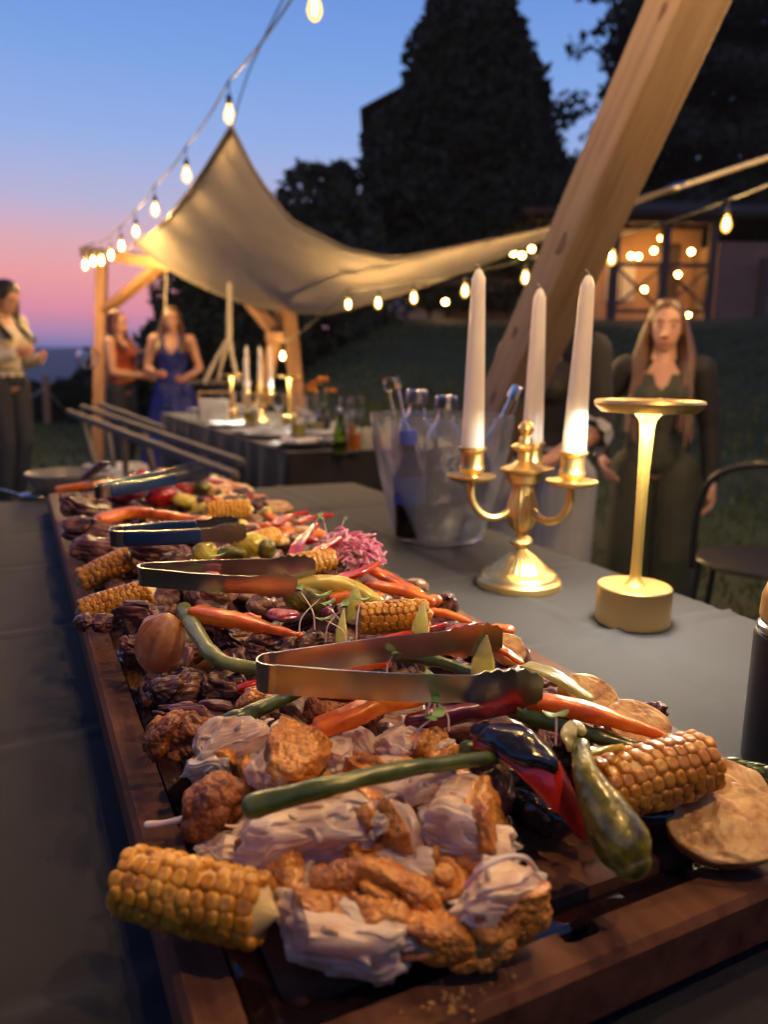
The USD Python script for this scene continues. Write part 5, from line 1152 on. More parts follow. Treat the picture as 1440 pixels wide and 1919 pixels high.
# chicken: torn white meat with long fibres, and a bumpy golden crust over one side
def chicken(label, cx, cy, z, size, yaw, roll=0.0, pitch=0.0, crust=None, thr=0.25, seed=0, lvl=6, k=3.2, fib=0.0011, name='chicken_piece', crust_mat='crust', ragged=0.003, lump=0.16, cuts=6):
    size = np.asarray(size, float) / 2
    v, f = ico(lvl)
    u = v / (np.abs(v) ** k).sum(1, keepdims=True) ** (1 / k)
    p = u * size
    nn = unit_rows(np.sign(v) * np.abs(u) ** (k - 1) / size)
    sd = seed * 7.3 + 20
    p = p + nn * (lump * size.min() * 2 * (fbm(p * (0.9 / size.max()) + sd, 3, seed) - 0.5))[:, None] + (np.stack([fbm(p * 35 + sd + 10 * i, 2, seed + i) for i in range(3)], -1) - 0.5) * 0.012
    gc = np.random.default_rng(seed + 55)
    for _ in range(cuts):                                   # knife cuts and clean breaks
        cn = unit(gc.normal(size=3) * V(1, 0.8, 0.9)); hh = p @ cn
        lim = gc.uniform(0.62, 0.86) * hh.max()
        p = p - np.maximum(hh - lim, 0)[:, None] * cn * 0.94
    wq_ = (np.stack([fbm(p * 70 + sd + 31 * i, 2, seed + 60 + i) for i in range(3)], -1) - 0.5) * 0.006
    fibre = noise((p + wq_) * V(70, 330, 330) + sd, seed + 1) + 0.7 * noise((p + wq_) * V(150, 700, 600) + sd, seed + 2)
    flake = np.abs(noise(p * V(38, 120, 75) + sd, seed + 5) - 0.5) * 2
    lay = fbm((p + wq_ * 1.5) * V(16, 70, 85) + sd, 3, seed + 5) * 7
    step = np.floor(lay) + smoothstep(lay - np.floor(lay), 0.80, 1.0)          # flakes that broke away in layers
    m = p + nn * (0.45 * fib * (fibre - 0.8) + 0.0015 * (step - 3.5))[:, None]
    e = smoothstep(np.abs(u[:, 0]), 0.72, 1.0)
    m[:, 0] += np.sign(u[:, 0]) * e * ragged * 2 * (noise(p * V(10, 260, 260) + sd, seed + 3) - 0.4)
    R = rotz(yaw) @ roty(pitch) @ rotx(roll)
    c = P(cx, cy, z)
    parts = []
    if crust is not None:
        cd = unit(np.asarray(crust, float))
        s = unit_rows(v / size) @ cd + 0.45 * (fbm(p * 45 + sd, 3, seed + 7) - 0.5) * 2
        on = smoothstep(s, thr - 0.12, thr + 0.10)
        bump = fbm(p * 90 + sd, 3, seed + 8)
        off = -0.0015 * (1 - on) + on * (0.0012 + 0.0055 * (bump - 0.4) + 0.0008 * nodules(p, 0.0055, seed + 9) + 0.0006 * nodules(p, 0.0024, seed + 10) + 0.0020 * (fbm(p * 190 + sd, 4, seed + 11) - 0.5))
        cv = p + nn * off[:, None]
        keep = (s[f] > thr - 0.16).all(1)
        if crust_mat and keep.any():
            used = np.unique(f[keep]); mp = np.full(len(v), -1); mp[used] = np.arange(len(used))
            parts.append(('crust', (cv[used], mp[f[keep]]), M[crust_mat]))
    keepm = np.ones(len(f), bool) if crust is None else ~((unit_rows(v / size) @ unit(np.asarray(crust, float)) + 0.45 * (fbm(p * 45 + sd, 3, seed + 7) - 0.5) * 2)[f] > thr + 0.12).all(1)
    if keepm.any():
        used = np.unique(f[keepm]); mp = np.full(len(v), -1); mp[used] = np.arange(len(used))
        parts.insert(0, ('meat', (m[used], mp[f[keepm]]), M['chicken']))
    # torn shreds along the ragged edges
    g = np.random.default_rng(seed + 100)
    if True:
        sh = []
        for _ in range(9):
            i = g.integers(len(v))
            if crust is not None and unit(v[i] / size) @ unit(np.asarray(crust, float)) > thr - 0.2 or v[i, 2] < -0.3:
                continue
            b = m[i]; d = unit(nn[i] * 0.5 + V(np.sign(v[i, 0]) * 0.9, 0, 0) + g.normal(0, 0.3, 3))
            L = g.uniform(0.002, 0.006)
            sh.append(loft(smooth_curve([b - d * 0.003, b + d * L * 0.5 + V(0, 0, 0.0006), b + d * L + g.normal(0, 0.0012, 3)], 5), [0.0020, 0.0016, 0.0006], [0.0012, 0.0009, 0.0004], m=6, caps=1))
        if sh:
            a = cat(*sh)
            parts.append(('shreds', a, M['chicken'], True, 'stuff'))
    t = thing(name, label, 'chicken', c, R)
    for q in parts:
        part(t, q[0], q[1], q[2], smooth=True, kind=q[4] if len(q) > 4 else None)
    return t
def crumbly(label, cx, cy, z, size, yaw, roll=0.0, pitch=0.0, seed=0, lvl=6, mt='crust', name='crisp_crust', knob=0.0045, k=2.4):
    "a slab or knob of crisp crust"
    size = np.asarray(size, float) / 2
    v, f = ico(lvl)
    u = v / (np.abs(v) ** k).sum(1, keepdims=True) ** (1 / k)
    p = u * size; nn = unit_rows(v / size); sd = seed * 5.1 + 30
    crease = np.abs(fbm(p * 42 + sd, 2, seed + 6) - 0.5) * 2
    d = knob * 2 * (fbm(p * 60 + sd, 3, seed) - 0.5) - 0.005 * (1 - smoothstep(crease, 0.0, 0.14)) + 0.0009 * nodules(p, 0.0065 if mt == 'crust' else 0.011, seed + 1) * (1 if mt == 'crust' else 3.0) + 0.0006 * nodules(p, 0.0024, seed + 2) + 0.0022 * (fbm(p * 160 + sd, 4, seed + 8) - 0.5)
    p = p + nn * d[:, None]
    p[:, 2] += -0.18 * (p[:, 0] ** 2) / max(size[0], 1e-3)
    R = rotz(yaw) @ roty(pitch) @ rotx(roll)
    return put(name, (p @ R.T + P(cx, cy, z), f), M[mt], label, 'crust')

# corn on the cob with single kernels
def corn(label, x0, y0, x1, y1, z, w, z1=None, rows=14, roast=False, single=False, seed=0):
    a, b = seg(x0, y0, x1, y1, z, z1)
    d = b - a; L = np.linalg.norm(d); c = (a + b) / 2
    r = pxm(c, w) / 2
    R = frame_x(d)
    g = np.random.default_rng(seed + 5)
    t = thing('corn_cob', label, 'corn', c, R)
    rc = r * 0.80
    aa = np.linspace(0, 2 * np.pi, 48, endpoint=False)
    core = loft(smooth_curve([(-L / 2 + .003, 0, 0), (L / 2 - .003, 0, 0)], 12), rc, m=28, caps=1)
    part(t, 'cob', roughen(core, 0.0008, 300, seed), M['cob'], smooth=40)
    pitch = 2 * np.pi * r / rows * 0.92
    nk = max(3, int(round(L / pitch)))
    pl = L / nk
    mt = M['kernel2' if roast else 'kernel']
    kv, kf = blob(2, (1, 1, 1), 2.7)
    allk = []
    for i in range(rows):
        th0 = 2 * np.pi * i / rows + g.normal(0, 0.03); ph = g.uniform(0, 6)
        for j in range(nk):
            th = th0 + 0.05 * math.sin(j * 0.9 + ph) + g.normal(0, 0.015)
            if g.random() < 0.012: continue
            xx = -L / 2 + (j + 0.5 + (0.28 if i % 2 else 0) - 0.14) * pl + g.normal(0, 0.05 * pl)
            if abs(xx) > L / 2 - pl * 0.3: xx = np.sign(xx) * (L / 2 - pl * 0.32)
            tap = 1 - 0.10 * (abs(xx) / (L / 2)) ** 3
            hgt = r * 0.21 * g.uniform(0.78, 1.12)
            sz = V(pl * 0.56 * g.uniform(0.92, 1.04), np.pi * r / rows * 1.10 * g.uniform(0.93, 1.05), hgt)
            v = kv * sz
            v[:, 2] -= g.uniform(0.10, 0.34) * hgt * np.exp(-((v[:, 0] / sz[0]) ** 2 + (v[:, 1] / sz[1]) ** 2) * 3) * (v[:, 2] > 0)
            v = v @ (rotx(g.normal(0, 0.06)) @ roty(g.normal(0, 0.08))).T + V(xx, 0, (r * 0.80) * tap)
            v = v @ rotx(th).T
            if single:
                part(t, 'kernel', (v, kf), mt, smooth=True)
            else:
                allk.append((v, kf))
    if allk:
        part(t, 'kernels', cat(*allk), mt, smooth=True, kind='stuff')
    return t
def carrot(label, pts, w0, w1, hk=0.75, k=3.0, seed=0, mt='carrot', name='carrot_stick', catg='carrot', curl=0.0, twist=0.2, m=28, flat=0.25):
    p = pathpx(pts, 26); c = p[len(p) // 2]
    a, b = pxm(c, w0) / 2, pxm(c, w1) / 2
    v = loft(p, [a * 0.9, a, (a + b) / 2, b], [a * hk * 0.9, a * hk, (a + b) / 2 * hk, b * hk], k=k, m=m, caps=4, curl=curl, twist=twist, flat=flat)
    return put(name, roughen(roughen(v, 0.0014, 110, seed), 0.0004, 420, seed + 2), M[mt], label, catg)
def bean(label, pts, w, w1=None, mt='bean', seed=0, name='green_bean', catg='bean', tipped=True):
    p = pathpx(pts, 34); c = p[len(p) // 2]
    a = pxm(c, w) / 2; b = pxm(c, w1 or w) / 2
    n = np.linspace(0, 1, 34)
    r = (a + (b - a) * n) * (1 + 0.05 * np.sin(n * 21 + seed) + 0.02 * np.sin(n * 47))
    return put(name, roughen(roughen(loft(p, r, r * 0.9, m=28, caps=4), 0.0010, 120, seed), 0.0004, 420, seed + 3), M[mt], label, catg)
def strip(label, pts, w0, w1, thick, mt='red_pepper', curl=0.4, seed=0, name='pepper_strip', catg='pepper', twist=0.4, upv=(0, 0, 1)):
    p = pathpx(pts, 26); c = p[len(p) // 2]
    a, b, th = pxm(c, w0) / 2, pxm(c, w1) / 2, pxm(c, thick) / 2
    return put(name, roughen(loft(p, [a * 0.7, a, b, b * 0.7], th, k=2.6, m=26, caps=3, curl=curl, twist=twist, upv=upv), 0.0012, 90, seed), M[mt], label, catg)
def potato(label, cx, cy, z, w, h, tilt=(0, 0), yaw=0.0, seed=0, thick=0.58, lvl=5):
    c = P(cx, cy, z); R_ = pxm(c, w) / 2; r2 = R_ * h
    v, f = ico(lvl)
    p = v * V(R_, r2, R_ * thick)
    rim = np.hypot(v[:, 0], v[:, 1])
    top_ = v[:, 2] > 0.0
    p[:, 2] = np.where(top_, 0.16 * R_ * thick * np.sqrt(np.clip(v[:, 2], 0, 1)), p[:, 2])
    p += unit_rows(v)* (0.05 * R_ * (fbm(v * 1.6 + seed, 3, seed) - 0.5) * 2)[:, None]
    p[:, 2] += np.where(top_, 0.0026 * (fbm(p * 95 + seed, 4, seed) - 0.4) + 0.0012 * smoothstep(fbm(p * 60 + seed + 9, 2, seed + 3), 0.5, 0.62), 0.0015 * (fbm(p * 120 + seed, 3, seed) - 0.5))
    R = rotz(yaw) @ rotx(tilt[0]) @ roty(tilt[1])
    fl = (v[f][:, :, 2] > -0.02).all(1)
    parts = []
    for nm, sel, mt in (('flesh', fl, 'potato'), ('skin', ~fl, 'potato_skin')):
        used = np.unique(f[sel]); mp = np.full(len(v), -1); mp[used] = np.arange(len(used))
        parts.append((nm, (p[used] @ R.T + c, mp[f[sel]]), M[mt]))
    return put_parts('potato_half', parts, label, 'potato')
def chunk(label, cx, cy, z, w, d=1.0, h=0.6, yaw=0.0, tilt=0.0, mt='beef', seed=0, lvl=4, k=2.6, amp=0.16, name='meat_chunk', catg='meat', group=None, fib=0.0012, at_=None):
    c = P(cx, cy, z) if at_ is None else np.asarray(at_, float)
    s = (pxm(c, w) if at_ is None else w) / 2
    size = V(s, s * d, s * h)
    v, f = ico(lvl)
    u = v / (np.abs(v) ** k).sum(1, keepdims=True) ** (1 / k)
    p = u * size; sd = seed * 3.3 + 11
    nn = unit_rows(v / size)
    crag = np.abs(fbm(p * (1.1 / s) + sd + 5, 2, seed + 4) - 0.5) * 2
    rag = -0.20 * s * (1 - smoothstep(crag, 0.0, 0.16)) if name in ('meat_chunk', 'meat_strip') else 0
    if name == 'meat_chunk':
        p = p + (np.stack([fbm(p * (0.8 / s) + sd + 9 * i, 2, seed + i) for i in range(3)], -1) - 0.5) * s * 0.7
    p = p + nn * (rag + amp * s * 2 * (fbm(p * (1.2 / s) + sd, 3, seed) - 0.5) + fib * 2 * (noise(p * V(70, 420, 420) + sd, seed + 1) - 0.5) + 0.0012 * (fbm(p * 230 + sd, 2, seed + 3) - 0.5))[:, None]
    R = rotz(yaw) @ roty(tilt)
    return solo(name, (p, f), M[mt], label, catg, smooth=True, t=c, R=R, group=group)
def sprout(label, x, y, z, h=0.022, seed=0, lean=None, group=None):
    g = np.random.default_rng(seed)
    b = P(x, y, z)
    t = thing('microgreen', label, 'microgreen', b, group=group)
    ln = V(*(lean if lean is not None else g.normal(0, 0.6, 2)), 0)
    tipp = V(0, 0, h) + ln * h
    path = smooth_curve([(0, 0, -0.003), V(0, 0, h * 0.45) + ln * h * 0.15, tipp], 12)
    part(t, 'stem', loft(path, [0.0007, 0.0006, 0.0005], m=7, caps=2), M['sprout_stem'])
    for s in (-1, 1):
        a = g.uniform(0, 6.28) if s < 0 else a + math.pi + g.normal(0, 0.3)
        d = V(math.cos(a), math.sin(a), 0.25)
        L = g.uniform(0.0035, 0.0055)
        v, f = blob(2, (L, L * 0.72, 0.0006))
        v[:, 2] += 0.9 * v[:, 0] ** 2 / L * 0.3 - 0.5 * np.abs(v[:, 1]) ** 1.2 * 0.2
        v[:, 0] += L * 0.9
        part(t, 'leaf', (v @ frame_x(d).T + tipp, f), M['sprout_leaf'], smooth=True)
def tongs(label, bend, tip_near, tip_far, w, zc, mt, spread_roll=0.0, scallop=True, grip=None, thick=0.0012):
    "sprung tongs lying on their side: bend end and the two tips as points, arms as upright bands of height w"
    t = thing('serving_tongs', label, 'tongs', bend)
    bend = np.asarray(bend, float)
    z = V(0, 0, 1)
    def band(path, lo, hi):
        path = np.asarray(path); n = len(path)
        tg = np.gradient(path, axis=0); nr = unit_rows(np.cross(tg, z)) * thick / 2
        lo, hi = np.asarray(lo)[:, None] * z, np.asarray(hi)[:, None] * z
        ring = np.stack([path - nr + lo, path + nr + lo, path + nr + hi, path - nr + hi], 1)
        v = ring.reshape(-1, 3); f = grid_faces(n, 4)
        caps = np.array([[0, 1, 2], [0, 2, 3], [4 * n - 4, 4 * n - 2, 4 * n - 3], [4 * n - 4, 4 * n - 1, 4 * n - 2]])
        return v - bend, np.vstack([f[:, ::-1], caps[:, ::-1]])
    for nm, tip, oth in (('arm', tip_near, tip_far), ('arm', tip_far, tip_near)):
        tip, oth = np.asarray(tip, float), np.asarray(oth, float)
        ax = unit((tip + oth) / 2 - bend); perp = unit(tip - bend - ax * np.dot(tip - bend, ax))
        L = np.dot(tip - bend, ax); hw = 0.011
        arc = [bend + ax * hw * (1 - math.cos(q)) + perp * hw * math.sin(q) for q in np.linspace(0.02, math.pi / 2, 10)]
        st = arc[-1]
        n = 120
        line = [st + (tip - st) * u + perp * 0.006 * math.sin(u * math.pi) for u in np.linspace(0, 1, n + 1)[1:]]
        path = np.array(arc + line)
        u = np.r_[np.zeros(10), np.linspace(0, 1, n + 1)[1:]]
        wide = np.where(u < 0.72, 1.0 - 0.12 * u, 0.915 + 0.35 * smoothstep(u, 0.72, 0.82) - 0.45 * smoothstep(u, 0.93, 1.0))
        scal = (0.0011 * (np.abs(((np.arange(len(u)) % 6) - 3)) / 3 - 0.5) * 2) * (u > 0.76) if scallop else 0
        lo = -w / 2 * wide - scal; hi = w / 2 * wide + scal
        part(t, nm, band(path, lo, hi), mt, smooth=35)
    if grip is not None:
        for tip, oth in ((tip_near, tip_far), (tip_far, tip_near)):
            tip, oth = np.asarray(tip), np.asarray(oth)
            ax = unit((tip + oth) / 2 - bend); perp = unit(tip - bend - ax * np.dot(tip - bend, ax)); st = bend + ax * 0.011 + perp * 0.011
            part(t, 'grip', loft(smooth_curve([st + (tip - st) * 0.04 - bend, st + (tip - st) * 0.3 + perp * 0.006 - bend, st + (tip - st) * 0.62 + perp * 0.004 - bend], 10), 0.003, w * 0.46, k=4, m=14, caps=2), grip, smooth=True)
    return t

# ------------------------------------------------------------------ foreground: chicken
Y = -YAW
chicken('torn slice of white chicken with long fibres, left of the knobbly crust', 440, 1398, 0.843, (0.052, 0.030, 0.036), Y + 0.30, 0.3, -0.25, (0.1, 0.2, -1), 0.5, 1, fib=0.0013)
chicken('chicken piece with glossy brown crust leaning against the white slice', 545, 1425, 0.850, (0.052, 0.030, 0.034), Y + 1.05, 0.2, -0.25, (0.65, -0.35, 0.5), 0.12, 2, lump=0.3)
crumbly('knobbly dark crust lying by the left rim above the front corn', 408, 1508, 0.836, (0.036, 0.026, 0.026), Y + 0.7, 0, 0, 3, mt='dark_crust', knob=0.007)
chicken('small wedge of white chicken behind the long green bean', 622, 1418, 0.846, (0.022, 0.018, 0.030), Y + 1.2, 0, 0.2, None, 0, 4, lvl=5)
chicken('shredded mound of white chicken below the bent carrot', 772, 1392, 0.846, (0.044, 0.034, 0.030), Y + 0.4, 0.2, 0.1, (0.6, -0.6, 0.3), 0.62, 5, fib=0.0014, ragged=0.006)
chicken('long thick slice of white chicken in the middle with a browned end', 590, 1560, 0.832, (0.088, 0.038, 0.036), Y + 0.16, 0.25, -0.08, (0.8, 0.5, 0.3), 0.50, 6, fib=0.0013, k=3.6, lump=0.3)
chicken('pale torn chicken below the long slice, next to the front corn', 465, 1610, 0.818, (0.056, 0.032, 0.026), Y + 0.05, 0.1, 0.08, None, 0, 7, ragged=0.006)
crumbly('long golden slab of crust lying across the chicken', 706, 1650, 0.834, (0.062, 0.017, 0.014), Y - 0.10, 0.2, 0.12, 8, mt='crust', knob=0.003)
chicken('front slice of white chicken with ragged lower edge', 625, 1738, 0.820, (0.066, 0.034, 0.028), Y - 0.12, 0.5, 0.08, (0.5, 0.6, 0.6), 0.70, 9, k=3.6, lump=0.3, fib=0.0012, ragged=0.005)
crumbly('golden crust on the front edge of the chicken', 815, 1752, 0.820, (0.044, 0.018, 0.018), Y - 0.05, 0, 0.05, 10)
crumbly('small golden crust at the very front of the chicken', 890, 1785, 0.812, (0.026, 0.015, 0.014), Y + 0.3, 0, 0, 11)
chicken('block of chicken with a thick crisp crust on its right side', 862, 1540, 0.838, (0.046, 0.040, 0.044), Y - 0.2, 0.0, 0.05, (0.9, -0.15, 0.1), 0.35, 12, lump=0.26, fib=0.0013)
chicken('chicken shreds on top of the crisp block under the long green bean', 815, 1470, 0.850, (0.040, 0.024, 0.018), Y + 0.3, 0.1, 0.0, None, 0, 13, ragged=0.007, lvl=5, fib=0.0013)
chicken('white chicken chunk over golden crust at the right of the pile', 945, 1668, 0.832, (0.042, 0.032, 0.032), Y + 0.5, -0.2, 0.1, (0.5, -0.3, -0.75), 0.25, 14, lump=0.28, fib=0.0013, ragged=0.006)
crumbly('rounded golden crust below the right hand chicken chunk', 955, 1728, 0.820, (0.036, 0.020, 0.022), Y + 0.6, 0, 0, 15)
chicken('upright torn strip of white chicken between the two main pieces', 755, 1555, 0.836, (0.052, 0.018, 0.030), Y - 1.1, 0.2, 0.35, (0.2, -0.9, 0.2), 0.55, 16, lvl=5)
chicken('half hidden chicken under the long green bean', 700, 1490, 0.832, (0.06, 0.04, 0.034), Y, 0, 0, (0, 0.4, 0.8), 0.6, 17, lvl=5)
crumbly('browned cutlet edge by the left rim under the dark bean', 345, 1378, 0.834, (0.050, 0.028, 0.028), Y + 0.15, 0, 0, 18, mt='dark_crust')
crumbly('crumbly browned cutlet behind the silver tongs', 640, 1322, 0.850, (0.050, 0.030, 0.024), Y + 0.05, 0, 0, 19, mt='dark_crust')
crumbly('golden crumb edge beside the burgundy strip', 480, 1312, 0.850, (0.026, 0.018, 0.014), Y + 0.3, 0, -0.1, 20, lvl=5)
chunk('burgundy strip of meat lying by the left groove', 362, 1332, 0.845, 150, 0.24, 0.22, Y + 0.05, -0.05, 'beef2', 21, 5, name='meat_strip')
bone = put('chicken_bone', roughen(loft(pathpx([(275, 1546, 0.812), (310, 1542, 0.813), (345, 1534, 0.816)], 14), [0.0022, 0.0018, 0.0022], m=14), 0.0004, 300, 2), M['sprout_stem'], 'thin pale bone end sticking out over the left groove', 'bone')

# foreground: corn, potatoes, beans
corn('front corn cob piece lying across the lower left rim of the board', 238, 1648, 492, 1708, 0.826, 142, rows=14, single=True, seed=1)
corn('glossy roasted corn cob piece at the right beside the gherkin', 1122, 1482, 1322, 1424, 0.842, 128, 0.848, rows=15, roast=True, single=True, seed=2)
corn('corn cob piece behind the silver tongs in the middle', 672, 1160, 800, 1150, 0.872, 64, rows=14, seed=3)
corn('upper corn cob piece leaning over the left rim', 152, 1088, 245, 1044, 0.826, 50, 0.848, rows=14, roast=True, seed=4)
corn('lower corn cob piece leaning over the left rim', 152, 1146, 282, 1106, 0.826, 52, 0.842, rows=14, roast=True, seed=5)
corn('bright corn cob piece behind the blue tongs', 388, 957, 468, 954, 0.862, 40, rows=14, seed=6)
corn('corn cob piece between blue and silver tongs', 455, 1022, 515, 1004, 0.866, 40, rows=12, seed=7)
corn('corn cob piece beside the pink cabbage', 545, 1062, 622, 1048, 0.868, 48, rows=12, seed=8)
potato('large roasted potato half at the right edge of the board', 1365, 1540, 0.822, 235, 0.72, (0.40, -0.12), Y + 0.15, 1)
potato('second roasted potato half tucked behind the large one', 1345, 1478, 0.830, 190, 0.7, (0.45, -0.05), Y + 0.2, 2)
potato('roasted potato half under the right end of the long carrot', 1195, 1352, 0.850, 135, 0.7, (0.5, 0.1), Y + 0.1, 3)
potato('roasted potato half beside the tip of the tongs', 1102, 1300, 0.850, 115, 0.75, (0.5, 0.15), Y, 4)
potato('roasted potato half behind the tip of the tongs', 950, 1216, 0.852, 76, 0.9, (0.7, 0.2), Y, 5, lvl=4)
potato('potato half at the far right of the platter', 440, 918, 0.845, 70, 0.8, (0.3, 0.1), Y, 6, lvl=4)
potato('potato half by the far right edge of the platter', 520, 950, 0.84, 60, 0.8, (0.3, 0.1), Y, 7, lvl=4)
bean('long thick green bean lying across the chicken', [(470, 1512, 0.862), (610, 1474, 0.870), (760, 1442, 0.868), (925, 1418, 0.862)], 46, 30, seed=1)
bean('pale curved green bean by the left rim', [(345, 1142, 0.868), (372, 1190, 0.866), (412, 1236, 0.862), (492, 1256, 0.860)], 34, 26, 'pale_bean', 2)
bean('dark green bean under the left end of the tongs', [(388, 1372, 0.850), (480, 1330, 0.858), (575, 1290, 0.858)], 36, 26, 'dark_bean', 3)
bean('dark bean crossing under the long carrot', [(960, 1330, 0.856), (1075, 1366, 0.854), (1195, 1402, 0.848)], 40, 30, 'dark_bean', 4)
bean('dark bean behind the near arm of the tongs', [(735, 1226, 0.862), (815, 1238, 0.862), (888, 1260, 0.858)], 28, 22, 'dark_bean', 5)
bean('short green bean end left of the charred pepper', [(870, 1402, 0.852), (930, 1398, 0.852), (985, 1402, 0.85)], 30, 26, 'bean', 6)
asp = pathpx([(1325, 1424, 0.832), (1390, 1440, 0.832), (1475, 1462, 0.832)], 20)
ra = pxm(asp[10], 30) / 2
parts = [('spear', roughen(loft(asp, [ra * 0.8, ra * 0.9, ra], m=18), 0.0005, 200, 7), M['dark_bean'])]
sc = []
gg = np.random.default_rng(3)
for i in range(34):
    u = 6 + 13 * gg.random(); k = int(u); a = gg.uniform(0, 6.28)
    tg = unit(asp[min(k + 1, 19)] - asp[k]); R = frame_x(tg)
    sc.append(move(blob(2, (ra * 0.9, ra * 0.42, ra * 0.22)), asp[k] + R @ (V(0, math.cos(a), math.sin(a)) * ra * 0.95), R @ rotx(a - np.pi / 2) @ roty(-0.25)))
parts.append(('scales', cat(*sc), M['bean']))
put_parts('asparagus_spear', parts, 'asparagus spear reaching out of the right edge behind the potato', 'asparagus')

# foreground: carrots, peppers, gherkin, onion
carrot('flat orange carrot wedge in the upper middle behind the tongs', [(368, 1148, 0.872), (460, 1168, 0.872), (562, 1192, 0.868)], 46, 18, 0.7, seed=1)
carrot('bent orange carrot below the near arm of the tongs', [(602, 1364, 0.862), (660, 1342, 0.866), (715, 1318, 0.870), (785, 1308, 0.868)], 52, 40, 0.75, seed=2)
carrot('long orange carrot on the right running under the corn', [(1000, 1314, 0.864), (1090, 1332, 0.864), (1180, 1358, 0.860), (1268, 1388, 0.852)], 48, 16, 0.8, seed=3)
carrot('red carrot end caught between the arms of the tongs', [(640, 1258, 0.866), (680, 1248, 0.868), (722, 1240, 0.868)], 30, 34, 0.7, seed=4)
carrot('orange carrot slab right of the yellow pepper', [(622, 1122, 0.868), (668, 1116, 0.87), (715, 1118, 0.868)], 36, 26, 0.6, seed=5)
carrot('orange carrot on the right slope of the pile', [(690, 1098, 0.862), (750, 1106, 0.862), (812, 1128, 0.855)], 34, 24, 0.6, seed=6)
carrot('orange carrot wedge above the tongs tip', [(812, 1146, 0.858), (850, 1154, 0.857), (888, 1170, 0.852)], 24, 16, 0.6, seed=7)
carrot('broad orange carrot below the pink cabbage', [(700, 1070, 0.862), (740, 1090, 0.862), (790, 1112, 0.856)], 32, 26, 0.5, seed=8)
carrot('orange carrot behind the tip of the tongs', [(912, 1208, 0.856), (945, 1220, 0.855), (978, 1244, 0.85)], 26, 14, 0.6, seed=9)
carrot('long bent carrot lying behind the blue tongs', [(186, 975, 0.858), (240, 962, 0.862), (300, 965, 0.862), (368, 976, 0.858)], 34, 22, 0.7, seed=10)
carrot('carrot stick near the far left corner of the platter', [(110, 918, 0.835), (170, 910, 0.845), (225, 902, 0.848)], 20, 14, 0.8, seed=11)
carrot('carrot stick at the far right corner of the platter', [(398, 902, 0.85), (425, 908, 0.85), (450, 918, 0.845)], 20, 14, 0.8, seed=12)
carrot('small orange piece at the near arm tip', [(868, 1296, 0.856), (900, 1292, 0.857), (935, 1300, 0.856)], 30, 24, 0.6, seed=13)
strip('upright red pepper strip leaning on the pink cabbage', [(548, 1046, 0.870), (566, 1015, 0.880), (592, 985, 0.89)], 26, 22, 9, seed=1)
strip('second red pepper strip leaning over the corn', [(578, 1052, 0.872), (605, 1030, 0.878), (636, 1010, 0.885)], 24, 22, 9, seed=2)
strip('red pepper piece on the right slope beside the cabbage', [(640, 1088, 0.868), (675, 1076, 0.870), (705, 1058, 0.870)], 40, 30, 10, seed=3)
strip('long red pepper strip behind the far arm of the tongs', [(690, 1208, 0.864), (760, 1192, 0.866), (832, 1172, 0.862)], 30, 26, 9, seed=4)
strip('red pepper strip right of the pale pickle wedge', [(840, 1190, 0.858), (872, 1176, 0.857), (905, 1172, 0.852)], 30, 22, 9, seed=5)
strip('red pepper strip at the far right slope', [(520, 985, 0.865), (545, 968, 0.868), (575, 962, 0.865)], 22, 16, 8, seed=6)
strip('red pepper strip near the far right slope', [(560, 980, 0.862), (590, 970, 0.864), (622, 966, 0.86)], 18, 14, 7, seed=7)
strip('short red pepper end under the bend of the tongs', [(448, 1292, 0.852), (475, 1284, 0.854), (505, 1276, 0.852)], 30, 26, 10, seed=8)
chunk('glossy red roasted pepper at the far middle of the platter', 308, 928, 0.862, 70, 0.7, 0.62, 0.3, 0.1, 'red_pepper', 41, 5, 2.2, 0.22, 'roasted_pepper', 'pepper', fib=0)
chunk('second glossy red pepper right of the first one', 345, 918, 0.862, 40, 0.8, 0.7, 0.9, 0.1, 'red_pepper', 42, 5, 2.2, 0.25, 'roasted_pepper', 'pepper', fib=0)
strip('dark magenta beet wedge left of the charred pepper', [(768, 1356, 0.858), (860, 1338, 0.862), (962, 1322, 0.862)], 42, 30, 34, 'beet', 0.1, 9, 'beet_wedge', 'beetroot', 0.2)
chunk('dark purple beet at the far left of the platter', 232, 928, 0.856, 70, 0.8, 0.55, 0.4, 0.1, 'beet', 43, 4, 2.2, 0.2, 'beet_wedge', 'beetroot', fib=0)
chunk('small magenta berry beside the corn in the middle', 615, 1150, 0.868, 26, 1, 1, 0, 0, 'beet', 44, 3, 2, 0.03, 'berry', 'berry', fib=0)
chunk('pink square of ham standing in the dark meat', 394, 1098, 0.874, 36, 0.5, 1.5, Y, 0.1, 'ham', 45, 4, 4, 0.08, 'ham_cube', 'ham')
# charred pepper: blackened skin above red flesh
pp = pathpx([(898, 1372, 0.866), (960, 1376, 0.872), (1022, 1418, 0.866), (1065, 1480, 0.852), (1105, 1552, 0.832)], 30)
c_ = pp[12]
fl = loft(pp - V(0, 0, 0.003), [pxm(c_, 26), pxm(c_, 44), pxm(c_, 50), pxm(c_, 40), pxm(c_, 18)], pxm(c_, 8), k=2.4, m=30, curl=-0.45, twist=-0.25)
skn = loft(pp[0:20] + V(0, 0, 0.0030) - rt * 0.002, [pxm(c_, 20), pxm(c_, 38), pxm(c_, 46), pxm(c_, 40), pxm(c_, 12)], pxm(c_, 7), k=2.4, m=30, curl=-0.45, twist=-0.2)
put_parts('charred_pepper', [('flesh', roughen(fl, 0.0012, 80, 5), M['red_pepper']), ('skin', roughen(roughen(skn, 0.0030, 90, 6), 0.0012, 300, 8), M['char'])], 'roasted red pepper with blackened glossy skin left of the gherkin', 'pepper')
